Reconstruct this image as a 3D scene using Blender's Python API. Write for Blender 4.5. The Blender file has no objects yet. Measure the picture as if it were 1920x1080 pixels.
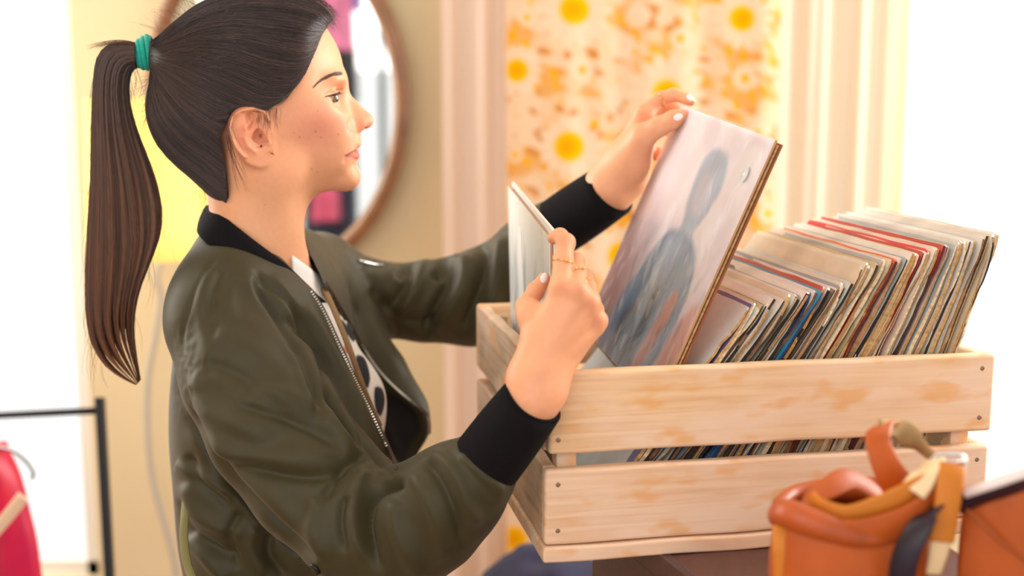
import bpy, math, random
import numpy as np
from mathutils import Vector
from mathutils.bvhtree import BVHTree
random.seed(7); rng = np.random.default_rng(7)
D = bpy.data; COL = bpy.context.scene.collection
# ------------------------------------------------------------------ camera
FPX = 2400.0; PITCH = math.radians(9.0); CZ = 1.48
cP, sP = math.cos(PITCH), math.sin(PITCH)
CAM = np.array([0, 0, CZ])
def ray(px, py):
    u = (px-960)/FPX; v = (540-py)/FPX
    return np.array([u, cP+v*sP, -sP+v*cP])
def P(px, py, Y):
    d = ray(px, py); return d/d[1]*Y + CAM
def PZ(px, py, z):
    d = ray(px, py); return d/d[2]*(z-CZ) + CAM
def proj(p):
    p = np.asarray(p, float); x = p[..., 0]; y = p[..., 1]; z = p[..., 2]-CZ
    d = y*cP - z*sP; up = y*sP + z*cP
    return 960+FPX*x/d, 540-FPX*up/d
cam = D.cameras.new('camera'); camo = D.objects.new('camera', cam); COL.objects.link(camo)
camo.location = CAM; camo.rotation_euler = (math.pi/2-PITCH, 0, 0)
cam.sensor_width = 36; cam.lens = FPX/1920*36
cam.dof.use_dof = True; cam.dof.focus_distance = 1.42; cam.dof.aperture_fstop = 2.3
cam.clip_start = .02
bpy.context.scene.camera = camo
# ------------------------------------------------------------------ materials
def lin(c):
    return tuple(((v/255)/12.92 if v/255 <= .04045 else ((v/255+.055)/1.055)**2.4) for v in c[:3])
MATS = {}
def mat(name, col=(200, 200, 200), rough=.6, noise=0, nscale=20, stretch=(1, 1, 1), bump=0, bscale=None, metal=0,
        attr=None, sss=0, spec=.5, emit=None, trans=0, coat=0, sheen=0, col2=None, coord='Object', bstretch=None, detail=4, aniso=0):
    if name in MATS: return MATS[name]
    m = D.materials.new(name); m.use_nodes = True; nt = m.node_tree; N = nt.nodes; K = nt.links
    b = N['Principled BSDF']
    def s(k, v):
        if k in b.inputs: b.inputs[k].default_value = v
    c = lin(col) + (1,)
    s('Base Color', c); s('Roughness', rough); s('Metallic', metal); s('Specular IOR Level', spec)
    s('Transmission Weight', trans); s('Coat Weight', coat); s('Sheen Weight', sheen); s('Anisotropic', aniso)
    if sss:
        s('Subsurface Weight', sss); s('Subsurface Radius', (1, .35, .2)); s('Subsurface Scale', .008)
    if emit: s('Emission Color', lin(emit[0])+(1,)); s('Emission Strength', emit[1])
    tc = N.new('ShaderNodeTexCoord')
    src = None
    if attr:
        a = N.new('ShaderNodeAttribute'); a.attribute_name = attr; src = a.outputs['Color']
    if noise or col2:
        mp = N.new('ShaderNodeMapping'); mp.inputs['Scale'].default_value = stretch
        K.new(tc.outputs[coord], mp.inputs[0])
        nz = N.new('ShaderNodeTexNoise'); nz.inputs['Scale'].default_value = nscale; nz.inputs['Detail'].default_value = detail
        K.new(mp.outputs[0], nz.inputs['Vector'])
        mx = N.new('ShaderNodeMix'); mx.data_type = 'RGBA'
        rp = N.new('ShaderNodeMapRange'); rp.inputs[1].default_value = .32; rp.inputs[2].default_value = .68
        K.new(nz.outputs[0], rp.inputs[0]); K.new(rp.outputs[0], mx.inputs[0])
        if col2:
            if src: K.new(src, mx.inputs[6])
            else: mx.inputs[6].default_value = c
            mx.inputs[7].default_value = lin(col2)+(1,)
        else:
            if src:
                m1 = N.new('ShaderNodeMix'); m1.data_type = 'RGBA'; m1.blend_type = 'MULTIPLY'; m1.inputs[0].default_value = 1
                K.new(src, m1.inputs[6]); m1.inputs[7].default_value = (1-noise,)*3+(1,)
                K.new(m1.outputs[2], mx.inputs[6]); K.new(src, mx.inputs[7])
            else:
                mx.inputs[6].default_value = tuple(v*(1-noise) for v in c[:3])+(1,)
                mx.inputs[7].default_value = tuple(min(1, v*(1+noise*.6)) for v in c[:3])+(1,)
        src = mx.outputs[2]
    if src: K.new(src, b.inputs['Base Color'])
    if bump:
        mp = N.new('ShaderNodeMapping'); mp.inputs['Scale'].default_value = bstretch or stretch
        K.new(tc.outputs[coord], mp.inputs[0])
        nz = N.new('ShaderNodeTexNoise'); nz.inputs['Scale'].default_value = bscale or nscale; nz.inputs['Detail'].default_value = 4
        K.new(mp.outputs[0], nz.inputs['Vector'])
        bp = N.new('ShaderNodeBump'); bp.inputs['Strength'].default_value = bump; bp.inputs['Distance'].default_value = .002
        K.new(nz.outputs[0], bp.inputs['Height']); K.new(bp.outputs[0], b.inputs['Normal'])
    MATS[name] = m; return m
# ------------------------------------------------------------------ objects
def tag(o, label=None, cat=None, group=None, kind=None):
    if label: o['label'] = label
    if cat: o['category'] = cat
    if group: o['group'] = group
    if kind: o['kind'] = kind
    return o
def empty(name, loc, label, cat, group=None, rz=0):
    o = D.objects.new(name, None); COL.objects.link(o); o.location = tuple(float(v) for v in loc); o.rotation_euler = (0, 0, rz)
    o.empty_display_size = .05
    return tag(o, label, cat, group)
def wmat(o):
    M = np.array(o.matrix_basis)
    return M if o.parent is None else wmat(o.parent)@M
class MB:
    def __init__(s): s.v = []; s.f = []; s.c = []; s.n = 0; s.mi = []
    def add(s, v, f, col=None, mi=0):
        v = np.asarray(v, float).reshape(-1, 3)
        s.v.append(v); f = [tuple(int(i)+s.n for i in q) for q in f]; s.f += f; s.mi += [mi]*len(f); s.n += len(v)
        if col is not None: s.c.append(np.broadcast_to(np.asarray(col, float), (len(v), 3)))
        return s
    def grid(s, A, closed_u=False, closed_v=False, col=None, cap=False, mi=0):
        A = np.asarray(A, float); nu, nv = A.shape[:2]
        f = []
        for i in range(nu if closed_u else nu-1):
            i2 = (i+1) % nu
            for j in range(nv if closed_v else nv-1):
                j2 = (j+1) % nv
                f.append((i*nv+j, i2*nv+j, i2*nv+j2, i*nv+j2))
        if cap and closed_v:
            f.append(tuple(range(nv))); f.append(tuple((nu-1)*nv+j for j in range(nv))[::-1])
        if col is not None and np.ndim(col) == 3: col = np.asarray(col).reshape(-1, 3)
        return s.add(A.reshape(-1, 3), f, col, mi)
    def box(s, c, h, ax=None, mi=0):
        ax = np.eye(3) if ax is None else np.asarray(ax)
        v = [np.asarray(c)+ax[0]*h[0]*x+ax[1]*h[1]*y+ax[2]*h[2]*z for x in (-1, 1) for y in (-1, 1) for z in (-1, 1)]
        return s.add(v, [(0, 1, 3, 2), (4, 6, 7, 5), (0, 4, 5, 1), (2, 3, 7, 6), (0, 2, 6, 4), (1, 5, 7, 3)], mi=mi)
    def tube(s, pts, r, n=12, flat=1.0, up=None, cap=True, mi=0):
        pts = np.asarray(pts, float); m = len(pts); r = np.broadcast_to(np.asarray(r, float), (m,))
        T = np.gradient(pts, axis=0); T /= np.linalg.norm(T, axis=1)[:, None]+1e-12
        u = np.array(up if up is not None else ([0, 0, 1] if abs(T[0][2]) < .9 else [1, 0, 0]), float)
        A = np.zeros((m, n, 3)); th = np.linspace(0, 2*np.pi, n, endpoint=False)
        for i in range(m):
            a = u-T[i]*u.dot(T[i]); a /= np.linalg.norm(a)+1e-12; b = np.cross(T[i], a)
            if up is None: u = a
            A[i] = pts[i]+r[i]*(np.cos(th)[:, None]*a*flat+np.sin(th)[:, None]*b)
        return s.grid(A, closed_v=True, cap=cap, mi=mi)
    def ribbon(s, pts, wdir, w, t, mi=0):
        pts = np.asarray(pts, float); m = len(pts)
        T = np.gradient(pts, axis=0); T /= np.linalg.norm(T, axis=1)[:, None]+1e-12
        W = np.broadcast_to(np.asarray(wdir, float), (m, 3)); W = W-T*(W*T).sum(1)[:, None]; W = W/np.linalg.norm(W, axis=1)[:, None]
        Nn = np.cross(T, W); w = np.broadcast_to(np.asarray(w, float), (m,))[:, None]
        A = np.stack([pts+W*w+Nn*t*.5, pts+W*(w+t*.6), pts+W*w-Nn*t*.5, pts-W*w-Nn*t*.5, pts-W*(w+t*.6), pts-W*w+Nn*t*.5], 1)
        A = A[:, [0, 1, 2, 3, 4, 5]]
        return s.grid(A, closed_v=True, cap=True, mi=mi)
    def build(s, name, mats, parent=None, smooth=True, bevel=0, solid=0, seg=2):
        V = np.concatenate(s.v); me = D.meshes.new(name)
        off = np.array([0, 0, 0.])
        if parent is not None:
            M = np.linalg.inv(wmat(parent)); V = V@M[:3, :3].T+M[:3, 3]
        me.from_pydata(V.tolist(), [], s.f); me.update()
        return finish(me, name, mats, parent, smooth, bevel, solid, seg, s.mi if any(s.mi) else None, np.concatenate(s.c) if s.c else None)
def finish(me, name, mats, parent, smooth=True, bevel=0, solid=0, seg=2, mi=None, col=None):
    o = D.objects.new(name, me); COL.objects.link(o)
    for m in (mats if isinstance(mats, (list, tuple)) else [mats]): me.materials.append(m)
    if mi: me.polygons.foreach_set('material_index', mi)
    if smooth: me.polygons.foreach_set('use_smooth', [True]*len(me.polygons))
    if col is not None:
        a = me.color_attributes.new('Col', 'FLOAT_COLOR', 'POINT')
        a.data.foreach_set('color', np.concatenate([col, np.ones((len(col), 1))], 1).astype(np.float32).ravel())
    if solid: md = o.modifiers.new('s', 'SOLIDIFY'); md.thickness = solid; md.offset = 0
    if bevel:
        md = o.modifiers.new('b', 'BEVEL'); md.width = bevel; md.segments = seg; md.limit_method = 'ANGLE'; md.angle_limit = .6
        if smooth:
            w = o.modifiers.new('w', 'WEIGHTED_NORMAL')
    if parent is not None:
        o.parent = parent
    return o
def npmesh(name, V, F, mats, parent=None, col=None):
    """quads from numpy"""
    me = D.meshes.new(name)
    if parent is not None:
        M = np.linalg.inv(wmat(parent)); V = V@M[:3, :3].T+M[:3, 3]
    n = F.shape[1]
    me.vertices.add(len(V)); me.vertices.foreach_set('co', V.astype(np.float32).ravel())
    me.loops.add(len(F)*n); me.loops.foreach_set('vertex_index', F.astype(np.int32).ravel())
    me.polygons.add(len(F)); me.polygons.foreach_set('loop_start', np.arange(0, len(F)*n, n, dtype=np.int32))
    me.update(calc_edges=True); me.validate()
    return finish(me, name, mats, parent, True, col=col)
# ------------------------------------------------------------------ curves, sdf
def crom(pts, n=8, closed=False):
    p = np.asarray(pts, float); m = len(p); out = []
    for i in range(m if closed else m-1):
        if closed: a, b, c, d = p[(i-1) % m], p[i], p[(i+1) % m], p[(i+2) % m]
        else: a, b, c, d = p[max(i-1, 0)], p[i], p[i+1], p[min(i+2, m-1)]
        for t in np.arange(n)/n:
            out.append(.5*((2*b)+(-a+c)*t+(2*a-5*b+4*c-d)*t*t+(-a+3*b-3*c+d)*t**3))
    if not closed: out.append(p[-1])
    return np.array(out)
def at(poly, t):
    """sample a polyline at parameters t in 0..1 (by index)"""
    poly = np.asarray(poly, float); x = np.clip(t, 0, 1)*(len(poly)-1); i = np.minimum(x.astype(int), len(poly)-2); f = (x-i)[..., None]
    return poly[i]*(1-f)+poly[i+1]*f
def ss(x, a, b):
    t = np.clip((x-a)/(b-a), 0, 1); return t*t*(3-2*t)
def smin(a, b, k):
    h = np.maximum(k-np.abs(a-b), 0)/k; return np.minimum(a, b)-h*h*k*.25
def smax(a, b, k): return -smin(-a, -b, k)
def sph(p, c, r): return np.linalg.norm(p-np.asarray(c), axis=1)-r
def cap(p, a, b, ra, rb=None):
    rb = ra if rb is None else rb
    a = np.asarray(a, float); b = np.asarray(b, float); ab = b-a; L2 = ab.dot(ab)+1e-12
    t = np.clip((p-a)@ab/L2, 0, 1)
    return np.linalg.norm(p-a-t[:, None]*ab, axis=1)-(ra+(rb-ra)*t)
def chain(p, pts, rs, k=.004):
    d = None
    for i in range(len(pts)-1):
        e = cap(p, pts[i], pts[i+1], rs[i], rs[i+1]); d = e if d is None else smin(d, e, k)
    return d
def ell(p, c, r, ax=None):
    q = p-np.asarray(c); r = np.asarray(r, float)
    if ax is not None: q = q@np.asarray(ax).T
    k0 = np.linalg.norm(q/r, axis=1); k1 = np.linalg.norm(q/(r*r), axis=1)+1e-9
    return k0*(k0-1)/k1
def polydist(x, y, poly):
    """signed distance, negative inside"""
    poly = np.asarray(poly, float); d = np.full(x.shape, 1e18); ins = np.zeros(x.shape, bool)
    n = len(poly)
    for i in range(n):
        ax_, ay = poly[i]; bx, by = poly[(i+1) % n]; ex, ey = bx-ax_, by-ay
        t = np.clip(((x-ax_)*ex+(y-ay)*ey)/(ex*ex+ey*ey+1e-18), 0, 1)
        d = np.minimum(d, (x-ax_-t*ex)**2+(y-ay-t*ey)**2)
        c = ((ay > y) != (by > y))
        with np.errstate(divide='ignore', invalid='ignore'):
            c &= x < (bx-ax_)*(y-ay)/(by-ay+1e-18)+ax_
        ins ^= c
    d = np.sqrt(d); return np.where(ins, -d, d)
def linedist(x, y, pl):
    """distance to an open polyline and parameter along it"""
    pl = np.asarray(pl, float); d = np.full(x.shape, 1e18); tt = np.zeros(x.shape); n = len(pl)-1; side = np.zeros(x.shape)
    for i in range(n):
        ax_, ay = pl[i]; ex, ey = pl[i+1]-pl[i]
        t = np.clip(((x-ax_)*ex+(y-ay)*ey)/(ex*ex+ey*ey+1e-18), 0, 1)
        e = (x-ax_-t*ex)**2+(y-ay-t*ey)**2; m = e < d
        d = np.where(m, e, d); tt = np.where(m, (i+t)/n, tt); side = np.where(m, np.sign(ex*(y-ay)-ey*(x-ax_)), side)
    return np.sqrt(d), tt, side
def sdfmesh(f, lo, hi, h, B=4, M=4):
    """surface of f = 0, evaluated in two passes: coarse blocks first, voxels only near the surface"""
    lo = np.asarray(lo, float); n0 = np.ceil((np.asarray(hi)-lo)/h/(B*M)).astype(int); n = n0*M
    N = n*B
    gi = lambda k: np.stack(np.meshgrid(*[np.arange(x) for x in k], indexing='ij'), -1).reshape(-1, 3)
    c0 = gi(n0); S = B*M; v0 = f(lo+((c0+.5)*S-.5)*h)
    lim = lambda s: s*h*.87*1.3+.0015
    cg = np.repeat(np.repeat(np.repeat(v0.reshape(n0), M, 0), M, 1), M, 2).astype(np.float32)
    a0 = c0[np.abs(v0) < lim(S)]; sub = gi((M, M, M)); ci = (a0[:, None]*M+sub[None]).reshape(-1, 3)
    cv = np.concatenate([f(lo+((ci[i:i+150000]+.5)*B-.5)*h) for i in range(0, len(ci), 150000)])
    cg[ci[:, 0], ci[:, 1], ci[:, 2]] = cv
    vals = np.empty(n.tolist()+[B, B, B], np.float32); vals[:] = cg[..., None, None, None]
    ai = ci[np.abs(cv) < lim(B)]; loc = gi((B, B, B))
    for s in range(0, len(ai), 2500):
        a = ai[s:s+2500]; pts = (lo+(a[:, None, :]*B+loc[None])*h).reshape(-1, 3)
        vals[a[:, 0], a[:, 1], a[:, 2]] = f(pts).reshape(-1, B, B, B)
    V = vals.transpose(0, 3, 1, 4, 2, 5).reshape(N)
    ins = V < 0
    c = [(i, j, k) for i in (0, 1) for j in (0, 1) for k in (0, 1)]
    sl = lambda A, o: A[o[0]:N[0]-1+o[0], o[1]:N[1]-1+o[1], o[2]:N[2]-1+o[2]]
    cnt = sum(sl(ins, o).astype(np.int8) for o in c)
    A = np.nonzero((cnt > 0) & (cnt < 8)); A = np.stack(A, 1)
    idx = -np.ones(N-1, np.int64); idx[A[:, 0], A[:, 1], A[:, 2]] = np.arange(len(A))
    acc = np.zeros((len(A), 3)); w = np.zeros(len(A))
    for o in c:
        for ax in range(3):
            if o[ax]: continue
            o2 = list(o); o2[ax] = 1
            v0 = V[A[:, 0]+o[0], A[:, 1]+o[1], A[:, 2]+o[2]]; v1 = V[A[:, 0]+o2[0], A[:, 1]+o2[1], A[:, 2]+o2[2]]
            m = (v0 < 0) != (v1 < 0); t = np.where(m, v0/(v0-v1+1e-20), 0)
            p = np.tile(np.array(o, float), (len(A), 1)); p[:, ax] = t
            acc += p*m[:, None]; w += m
    verts = lo+(A+acc/w[:, None])*h
    F = []
    for ax in range(3):
        b, c2 = [(1, 2), (2, 0), (0, 1)][ax]
        s0 = [slice(1, -1)]*3; s0[ax] = slice(0, -1); s1 = [slice(1, -1)]*3; s1[ax] = slice(1, None)
        e0, e1 = ins[tuple(s0)], ins[tuple(s1)]
        for inv in (0, 1):
            q = np.stack(np.nonzero((e0 & ~e1) if not inv else (~e0 & e1)), 1)
            q = q+1; q[:, ax] -= 1
            # cells around the edge
            o = np.zeros(3, int)
            db = np.eye(3, dtype=int)[b]; dc = np.eye(3, dtype=int)[c2]
            ok = (q < (np.array(N)-1)).all(1); q = q[ok]
            k = [q-db-dc, q-dc, q, q-db]
            ids = np.stack([idx[x[:, 0], x[:, 1], x[:, 2]] for x in k], 1)
            ids = ids[(ids >= 0).all(1)]
            F.append(ids if not inv else ids[:, ::-1])
    return verts, np.concatenate(F)
def vnormals(V, F):
    n = np.cross(V[F[:, 2]]-V[F[:, 0]], V[F[:, 3]]-V[F[:, 1]]); N = np.zeros_like(V)
    for i in range(4): np.add.at(N, F[:, i], n)
    return N/(np.linalg.norm(N, axis=1)[:, None]+1e-12)
def smooth(V, F, it=1, lam=.5):
    for _ in range(it):
        S = np.zeros_like(V); C = np.zeros(len(V))
        for i in range(4):
            for j in ((i+1) % 4, (i+3) % 4):
                np.add.at(S, F[:, i], V[F[:, j]]); np.add.at(C, F[:, i], 1)
        V = V*(1-lam)+S/np.maximum(C, 1)[:, None]*lam
    return V
def hashn(x, s): return np.modf(np.sin(x*12.9898+s*78.233)*43758.5453)[0]
def wn(p, f, seed=0):
    """cheap smooth noise, -1..1"""
    r = np.random.default_rng(seed); o = 0
    for k in range(5):
        d = r.normal(size=3); d /= np.linalg.norm(d); o = o+np.sin((p@d)*f*(1+.35*k)+r.uniform(0, 6.28)+1.7*np.sin((p@np.roll(d, 1))*f*.6+k))
    return o/3.2
#%%PARTS%%
# ================================================================== PERSON
HY = 1.57
O = P(470, 200, HY)
Lv = np.array([O[0], O[1], 0]); Lv /= np.linalg.norm(Lv); yaw = math.radians(-2.0)
c_, s_ = math.cos(yaw), math.sin(yaw)
Lv = np.array([Lv[0]*c_-Lv[1]*s_, Lv[0]*s_+Lv[1]*c_, 0])
Fv = np.array([Lv[1], -Lv[0], 0]); Zv = np.array([0, 0, 1.])
def HL(px, py, l=0.):
    """point on the plane of the face at lateral offset l (negative: towards the viewer's side)"""
    O2 = O+Lv*l; d = ray(px, py); t = (O2-CAM).dot(Lv)/d.dot(Lv); return CAM+d*t
def aw(pts):
    q = np.array([HL(x, y) for x, y in pts])-O; return np.stack([q@Fv, q[:, 2]], 1)
def loc(p):
    q = p-O; return q@Fv, q@Lv, q[:, 2]
class Field2:
    def __init__(s, poly, h=.0008, m=.03, n=5, blur=0):
        pl = crom(aw(poly), n, True); s.poly = pl; s.lo = pl.min(0)-m; hi = pl.max(0)+m; s.h = h
        nx, ny = np.ceil((hi-s.lo)/h).astype(int)+1
        X, Y = np.meshgrid(s.lo[0]+np.arange(nx)*h, s.lo[1]+np.arange(ny)*h, indexing='ij'); s.D = polydist(X, Y, pl); s.n = (nx, ny)
        if blur:
            r = int(blur/h); B = s.D.copy()
            for _ in range(3):
                for ax in (0, 1):
                    c = np.cumsum(np.pad(B, [(r+1, r) if k == ax else (0, 0) for k in (0, 1)], mode='edge'), axis=ax)
                    B = (np.take(c, range(2*r+1, c.shape[ax]), axis=ax)-np.take(c, range(0, c.shape[ax]-2*r-1), axis=ax))/(2*r+1)
            k = ss(-s.D, .004, .022); s.D = s.D*(1-k)+B*k
    def __call__(s, a, w):
        x = (a-s.lo[0])/s.h; y = (w-s.lo[1])/s.h
        xc = np.clip(x, 0, s.n[0]-1.001); yc = np.clip(y, 0, s.n[1]-1.001); i = xc.astype(int); j = yc.astype(int); fx = xc-i; fy = yc-j
        v = (s.D[i, j]*(1-fx)+s.D[i+1, j]*fx)*(1-fy)+(s.D[i, j+1]*(1-fx)+s.D[i+1, j+1]*fx)*fy
        return v+np.hypot(x-xc, y-yc)*s.h
def inflate(l, d, W, Dm):
    """d negative inside the side outline; round body of half width W"""
    e = np.maximum(1+d/Dm, 0); F = (l/W)**2+e*e-1
    return F/(np.sqrt((2*l/W**2)**2+(2*e/Dm)**2)+4.0)
skull = Field2([(646, 152), (643, 124), (638, 102), (630, 82), (621, 66), (608, 46), (588, 24), (560, 6), (520, -6), (480, -10), (430, -6), (385, 12),
    (345, 42), (318, 80), (300, 125), (296, 175), (304, 220), (325, 265), (355, 300), (385, 335), (410, 372), (450, 400), (520, 385), (560, 368), (595, 361), (636, 356.5), (655, 353),
    (665, 346), (670.5, 337), (671, 328), (668, 317), (664, 307), (664, 290), (664, 270), (662, 250), (657, 232), (652, 208), (648, 180)], blur=.0075)
nose = Field2([(634, 138), (647, 148), (650.5, 165), (657.5, 178), (667, 188), (678, 199), (688, 208.5), (695, 217), (698.5, 225), (697, 232), (691, 237),
    (683, 240.5), (676, 246), (660, 250), (636, 244), (622, 215), (624, 170)], .0005)
lips = Field2([(650, 252), (672, 251), (676, 259), (677.5, 266), (676.5, 272), (672, 277), (668, 281), (671, 284), (674.5, 290), (673.5, 296), (668, 302), (663, 308), (648, 304), (644, 278)], .0005)
earF = Field2([(511, 226), (503, 207), (488, 199), (472, 197), (454, 200), (441, 210), (434, 227), (435, 248), (442, 267), (453, 284), (466, 296), (480, 301), (494, 300), (504, 292), (511, 278), (515, 252)], .0004, .01)
wtab = np.array([(-20, .069), (50, .0745), (110, .078), (160, .0755), (200, .0715), (250, .067), (290, .0605), (330, .054), (360, .049), (400, .047)])
wz = aw([(470, y) for y in wtab[:, 0]])[:, 1]
helix = aw([(508, 222), (498, 206), (478, 201.5), (456, 205), (443, 216), (438.5, 234), (442, 255), (451, 273), (463, 287)])
anti = aw([(487, 214), (477, 222), (466, 236), (463, 252), (469, 268), (480, 277)])
anti2 = aw([(468, 214), (469, 224), (466, 236)])
concha = aw([(487, 262), (484, 250), (491, 243)])
foss = aw([(480, 221), (474, 230)])
conP = Field2([(481, 245), (487, 240), (494, 246), (500, 255), (504, 263), (496, 266), (486, 262), (478, 256)], .0004, .01, 4)
fosP = Field2([(465, 214), (472, 210), (480, 214), (481, 225), (475, 236), (469, 241), (466, 232)], .0004, .01, 4)
tragus = aw([(507, 244), (504, 256), (506, 264)])
lobe = aw([(490, 286), (482, 284)])
EYE = HL(617.5, 184.5, -.0305); EYER = .0118
eyeopen = Field2([(607, 184.5), (613, 181), (621, 178.3), (629, 176), (638, 173), (640, 181), (634, 187), (628, 190.5), (621, 192), (613, 189)], .0004, .01, 3)
mouthline = aw([(647.5, 292), (655, 287.5), (662, 283.5), (668, 280.8), (673, 279)])
neckC = [HL(492, 330), HL(480, 440), HL(470, 560)]
JS = HL(470, 505)   # neck base
# skeleton of the arms ------------------------------------------------
nS, nE, nW = P(432, 640, 1.50), P(690, 1010, 1.37), P(1000, 752, 1.255)
fS, fE, fW = P(612, 520, 1.78), P(905, 590, 1.80), P(1143, 350, 1.665)
def hand_near(p):
    W = nW; d = None
    mc = [(1052, 540, 1.268), (1083, 548, 1.262), (1105, 570, 1.268), (1119, 602, 1.280)]
    wr = [(993, 700, 1.262), (1005, 708, 1.257), (1018, 716, 1.257), (1030, 722, 1.262)]
    rm = [.0112, .0112, .0105, .0100]
    fin = [[(1056, 487, 1.283), (1061, 455, 1.302), (1050, 443, 1.322), (1038, 446, 1.338)],
           [(1082, 515, 1.285), (1079, 490, 1.310), (1064, 482, 1.332), (1048, 486, 1.350)],
           [(1102, 542, 1.290), (1097, 520, 1.318), (1078, 513, 1.342), (1060, 518, 1.357)],
           [(1116, 580, 1.300), (1110, 560, 1.326), (1092, 550, 1.346), (1072, 552, 1.36)]]
    rf = [[.0098, .0092, .0080, .0068], [.0096, .0090, .0080, .0068], [.0092, .0086, .0076, .0066], [.0082, .0078, .0070, .006]]
    fd = None
    for i in range(4):
        m = cap(p, P(*wr[i]), P(*mc[i]), .0125, rm[i])
        d = m if d is None else smin(d, m, .014)
        f = chain(p, [P(*mc[i])]+[P(*q) for q in fin[i]], [rm[i]]+rf[i], .005)
        fd = f if fd is None else smin(fd, f, .0022)
    # thumb side of the palm, thumb
    d = smin(d, chain(p, [P(992, 700, 1.264), P(1006, 640, 1.272), P(993, 582, 1.285)], [.0125, .0135, .0120], .01), .02)
    th = chain(p, [P(992, 590, 1.282), P(987, 575, 1.295), P(1004, 546, 1.318), P(1020, 523, 1.322)], [.0125, .0105, .0088, .0068], .005)
    d = smin(d, fd, .007); d = smin(d, th, .008)
    # tendons & knuckles
    for i, a in enumerate([(1052, 536, 1.2605), (1083, 543, 1.2535), (1106, 565, 1.259), (1121, 599, 1.272)]):
        d = smin(d, sph(p, P(*a), .0068), .009)
        d = smin(d, cap(p, P(1010, 690, 1.2475), P(a[0]-2, a[1]+20, a[2]+.0015), .004, .0030), .010)
    arm = chain(p, [P(1012, 700, 1.262), nW, P(955, 810, 1.275), P(897, 882, 1.295), nE, nS], [.0175, .0190, .0225, .025, .034, .036], .02)
    arm = smin(arm, cap(p, P(988, 715, 1.268), P(970, 790, 1.28), .0155, .017), .02)
    arm = smin(arm, cap(p, P(1030, 735, 1.262), P(1000, 780, 1.27), .0125, .014), .02)
    return smin(d, arm, .022)
def hand_far(p):
    mc = [(1208, 213, 1.655), (1213, 232, 1.675), (1212, 255, 1.69), (1206, 278, 1.70)]
    wr = [(1162, 303, 1.66), (1168, 312, 1.67), (1174, 322, 1.675), (1180, 332, 1.675)]
    fin = [[(1238, 186, 1.665), (1262, 178, 1.66), (1290, 186, 1.648), (1296, 190, 1.646)],
           [(1238, 204, 1.690), (1262, 203, 1.688), (1283, 214, 1.672), (1287, 216, 1.671)],
           [(1237, 238, 1.71), (1256, 243, 1.705), (1272, 258, 1.690), (1274, 260, 1.69)],
           [(1222, 285, 1.715), (1236, 290, 1.71), (1246, 303, 1.70), (1247, 305, 1.70)]]
    rf = [.0105, .0095, .0082, .0066, .006]
    d = None; fd = None
    for i in range(4):
        m = cap(p, P(*wr[i]), P(*mc[i]), .0150, .0125); d = m if d is None else smin(d, m, .014)
        f = chain(p, [P(*mc[i])]+[P(*q) for q in fin[i]], rf, .005); fd = f if fd is None else smin(fd, f, .002)
    d = smin(d, fd, .006)
    th = chain(p, [P(1178, 300, 1.645), P(1205, 256, 1.628), P(1232, 239, 1.617), P(1262, 225, 1.610), P(1281, 218, 1.607)], [.017, .0155, .0118, .0108, .0085], .008)
    d = smin(d, th, .012)
    d = smin(d, ell(p, P(1190, 300, 1.645), (.022, .014, .026)), .02)
    arm = chain(p, [P(1172, 318, 1.668), fW, P(1090, 395, 1.70), P(1035, 432, 1.735), fE, fS], [.0245, .0245, .027, .028, .036, .04], .02)
    arm = smin(arm, cap(p, P(1160, 300, 1.668), P(1128, 345, 1.67), .019, .016), .02)
    arm = smin(arm, cap(p, P(1186, 342, 1.668), P(1160, 372, 1.67), .016, .014), .02)
    return smin(d, arm, .02)
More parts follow.
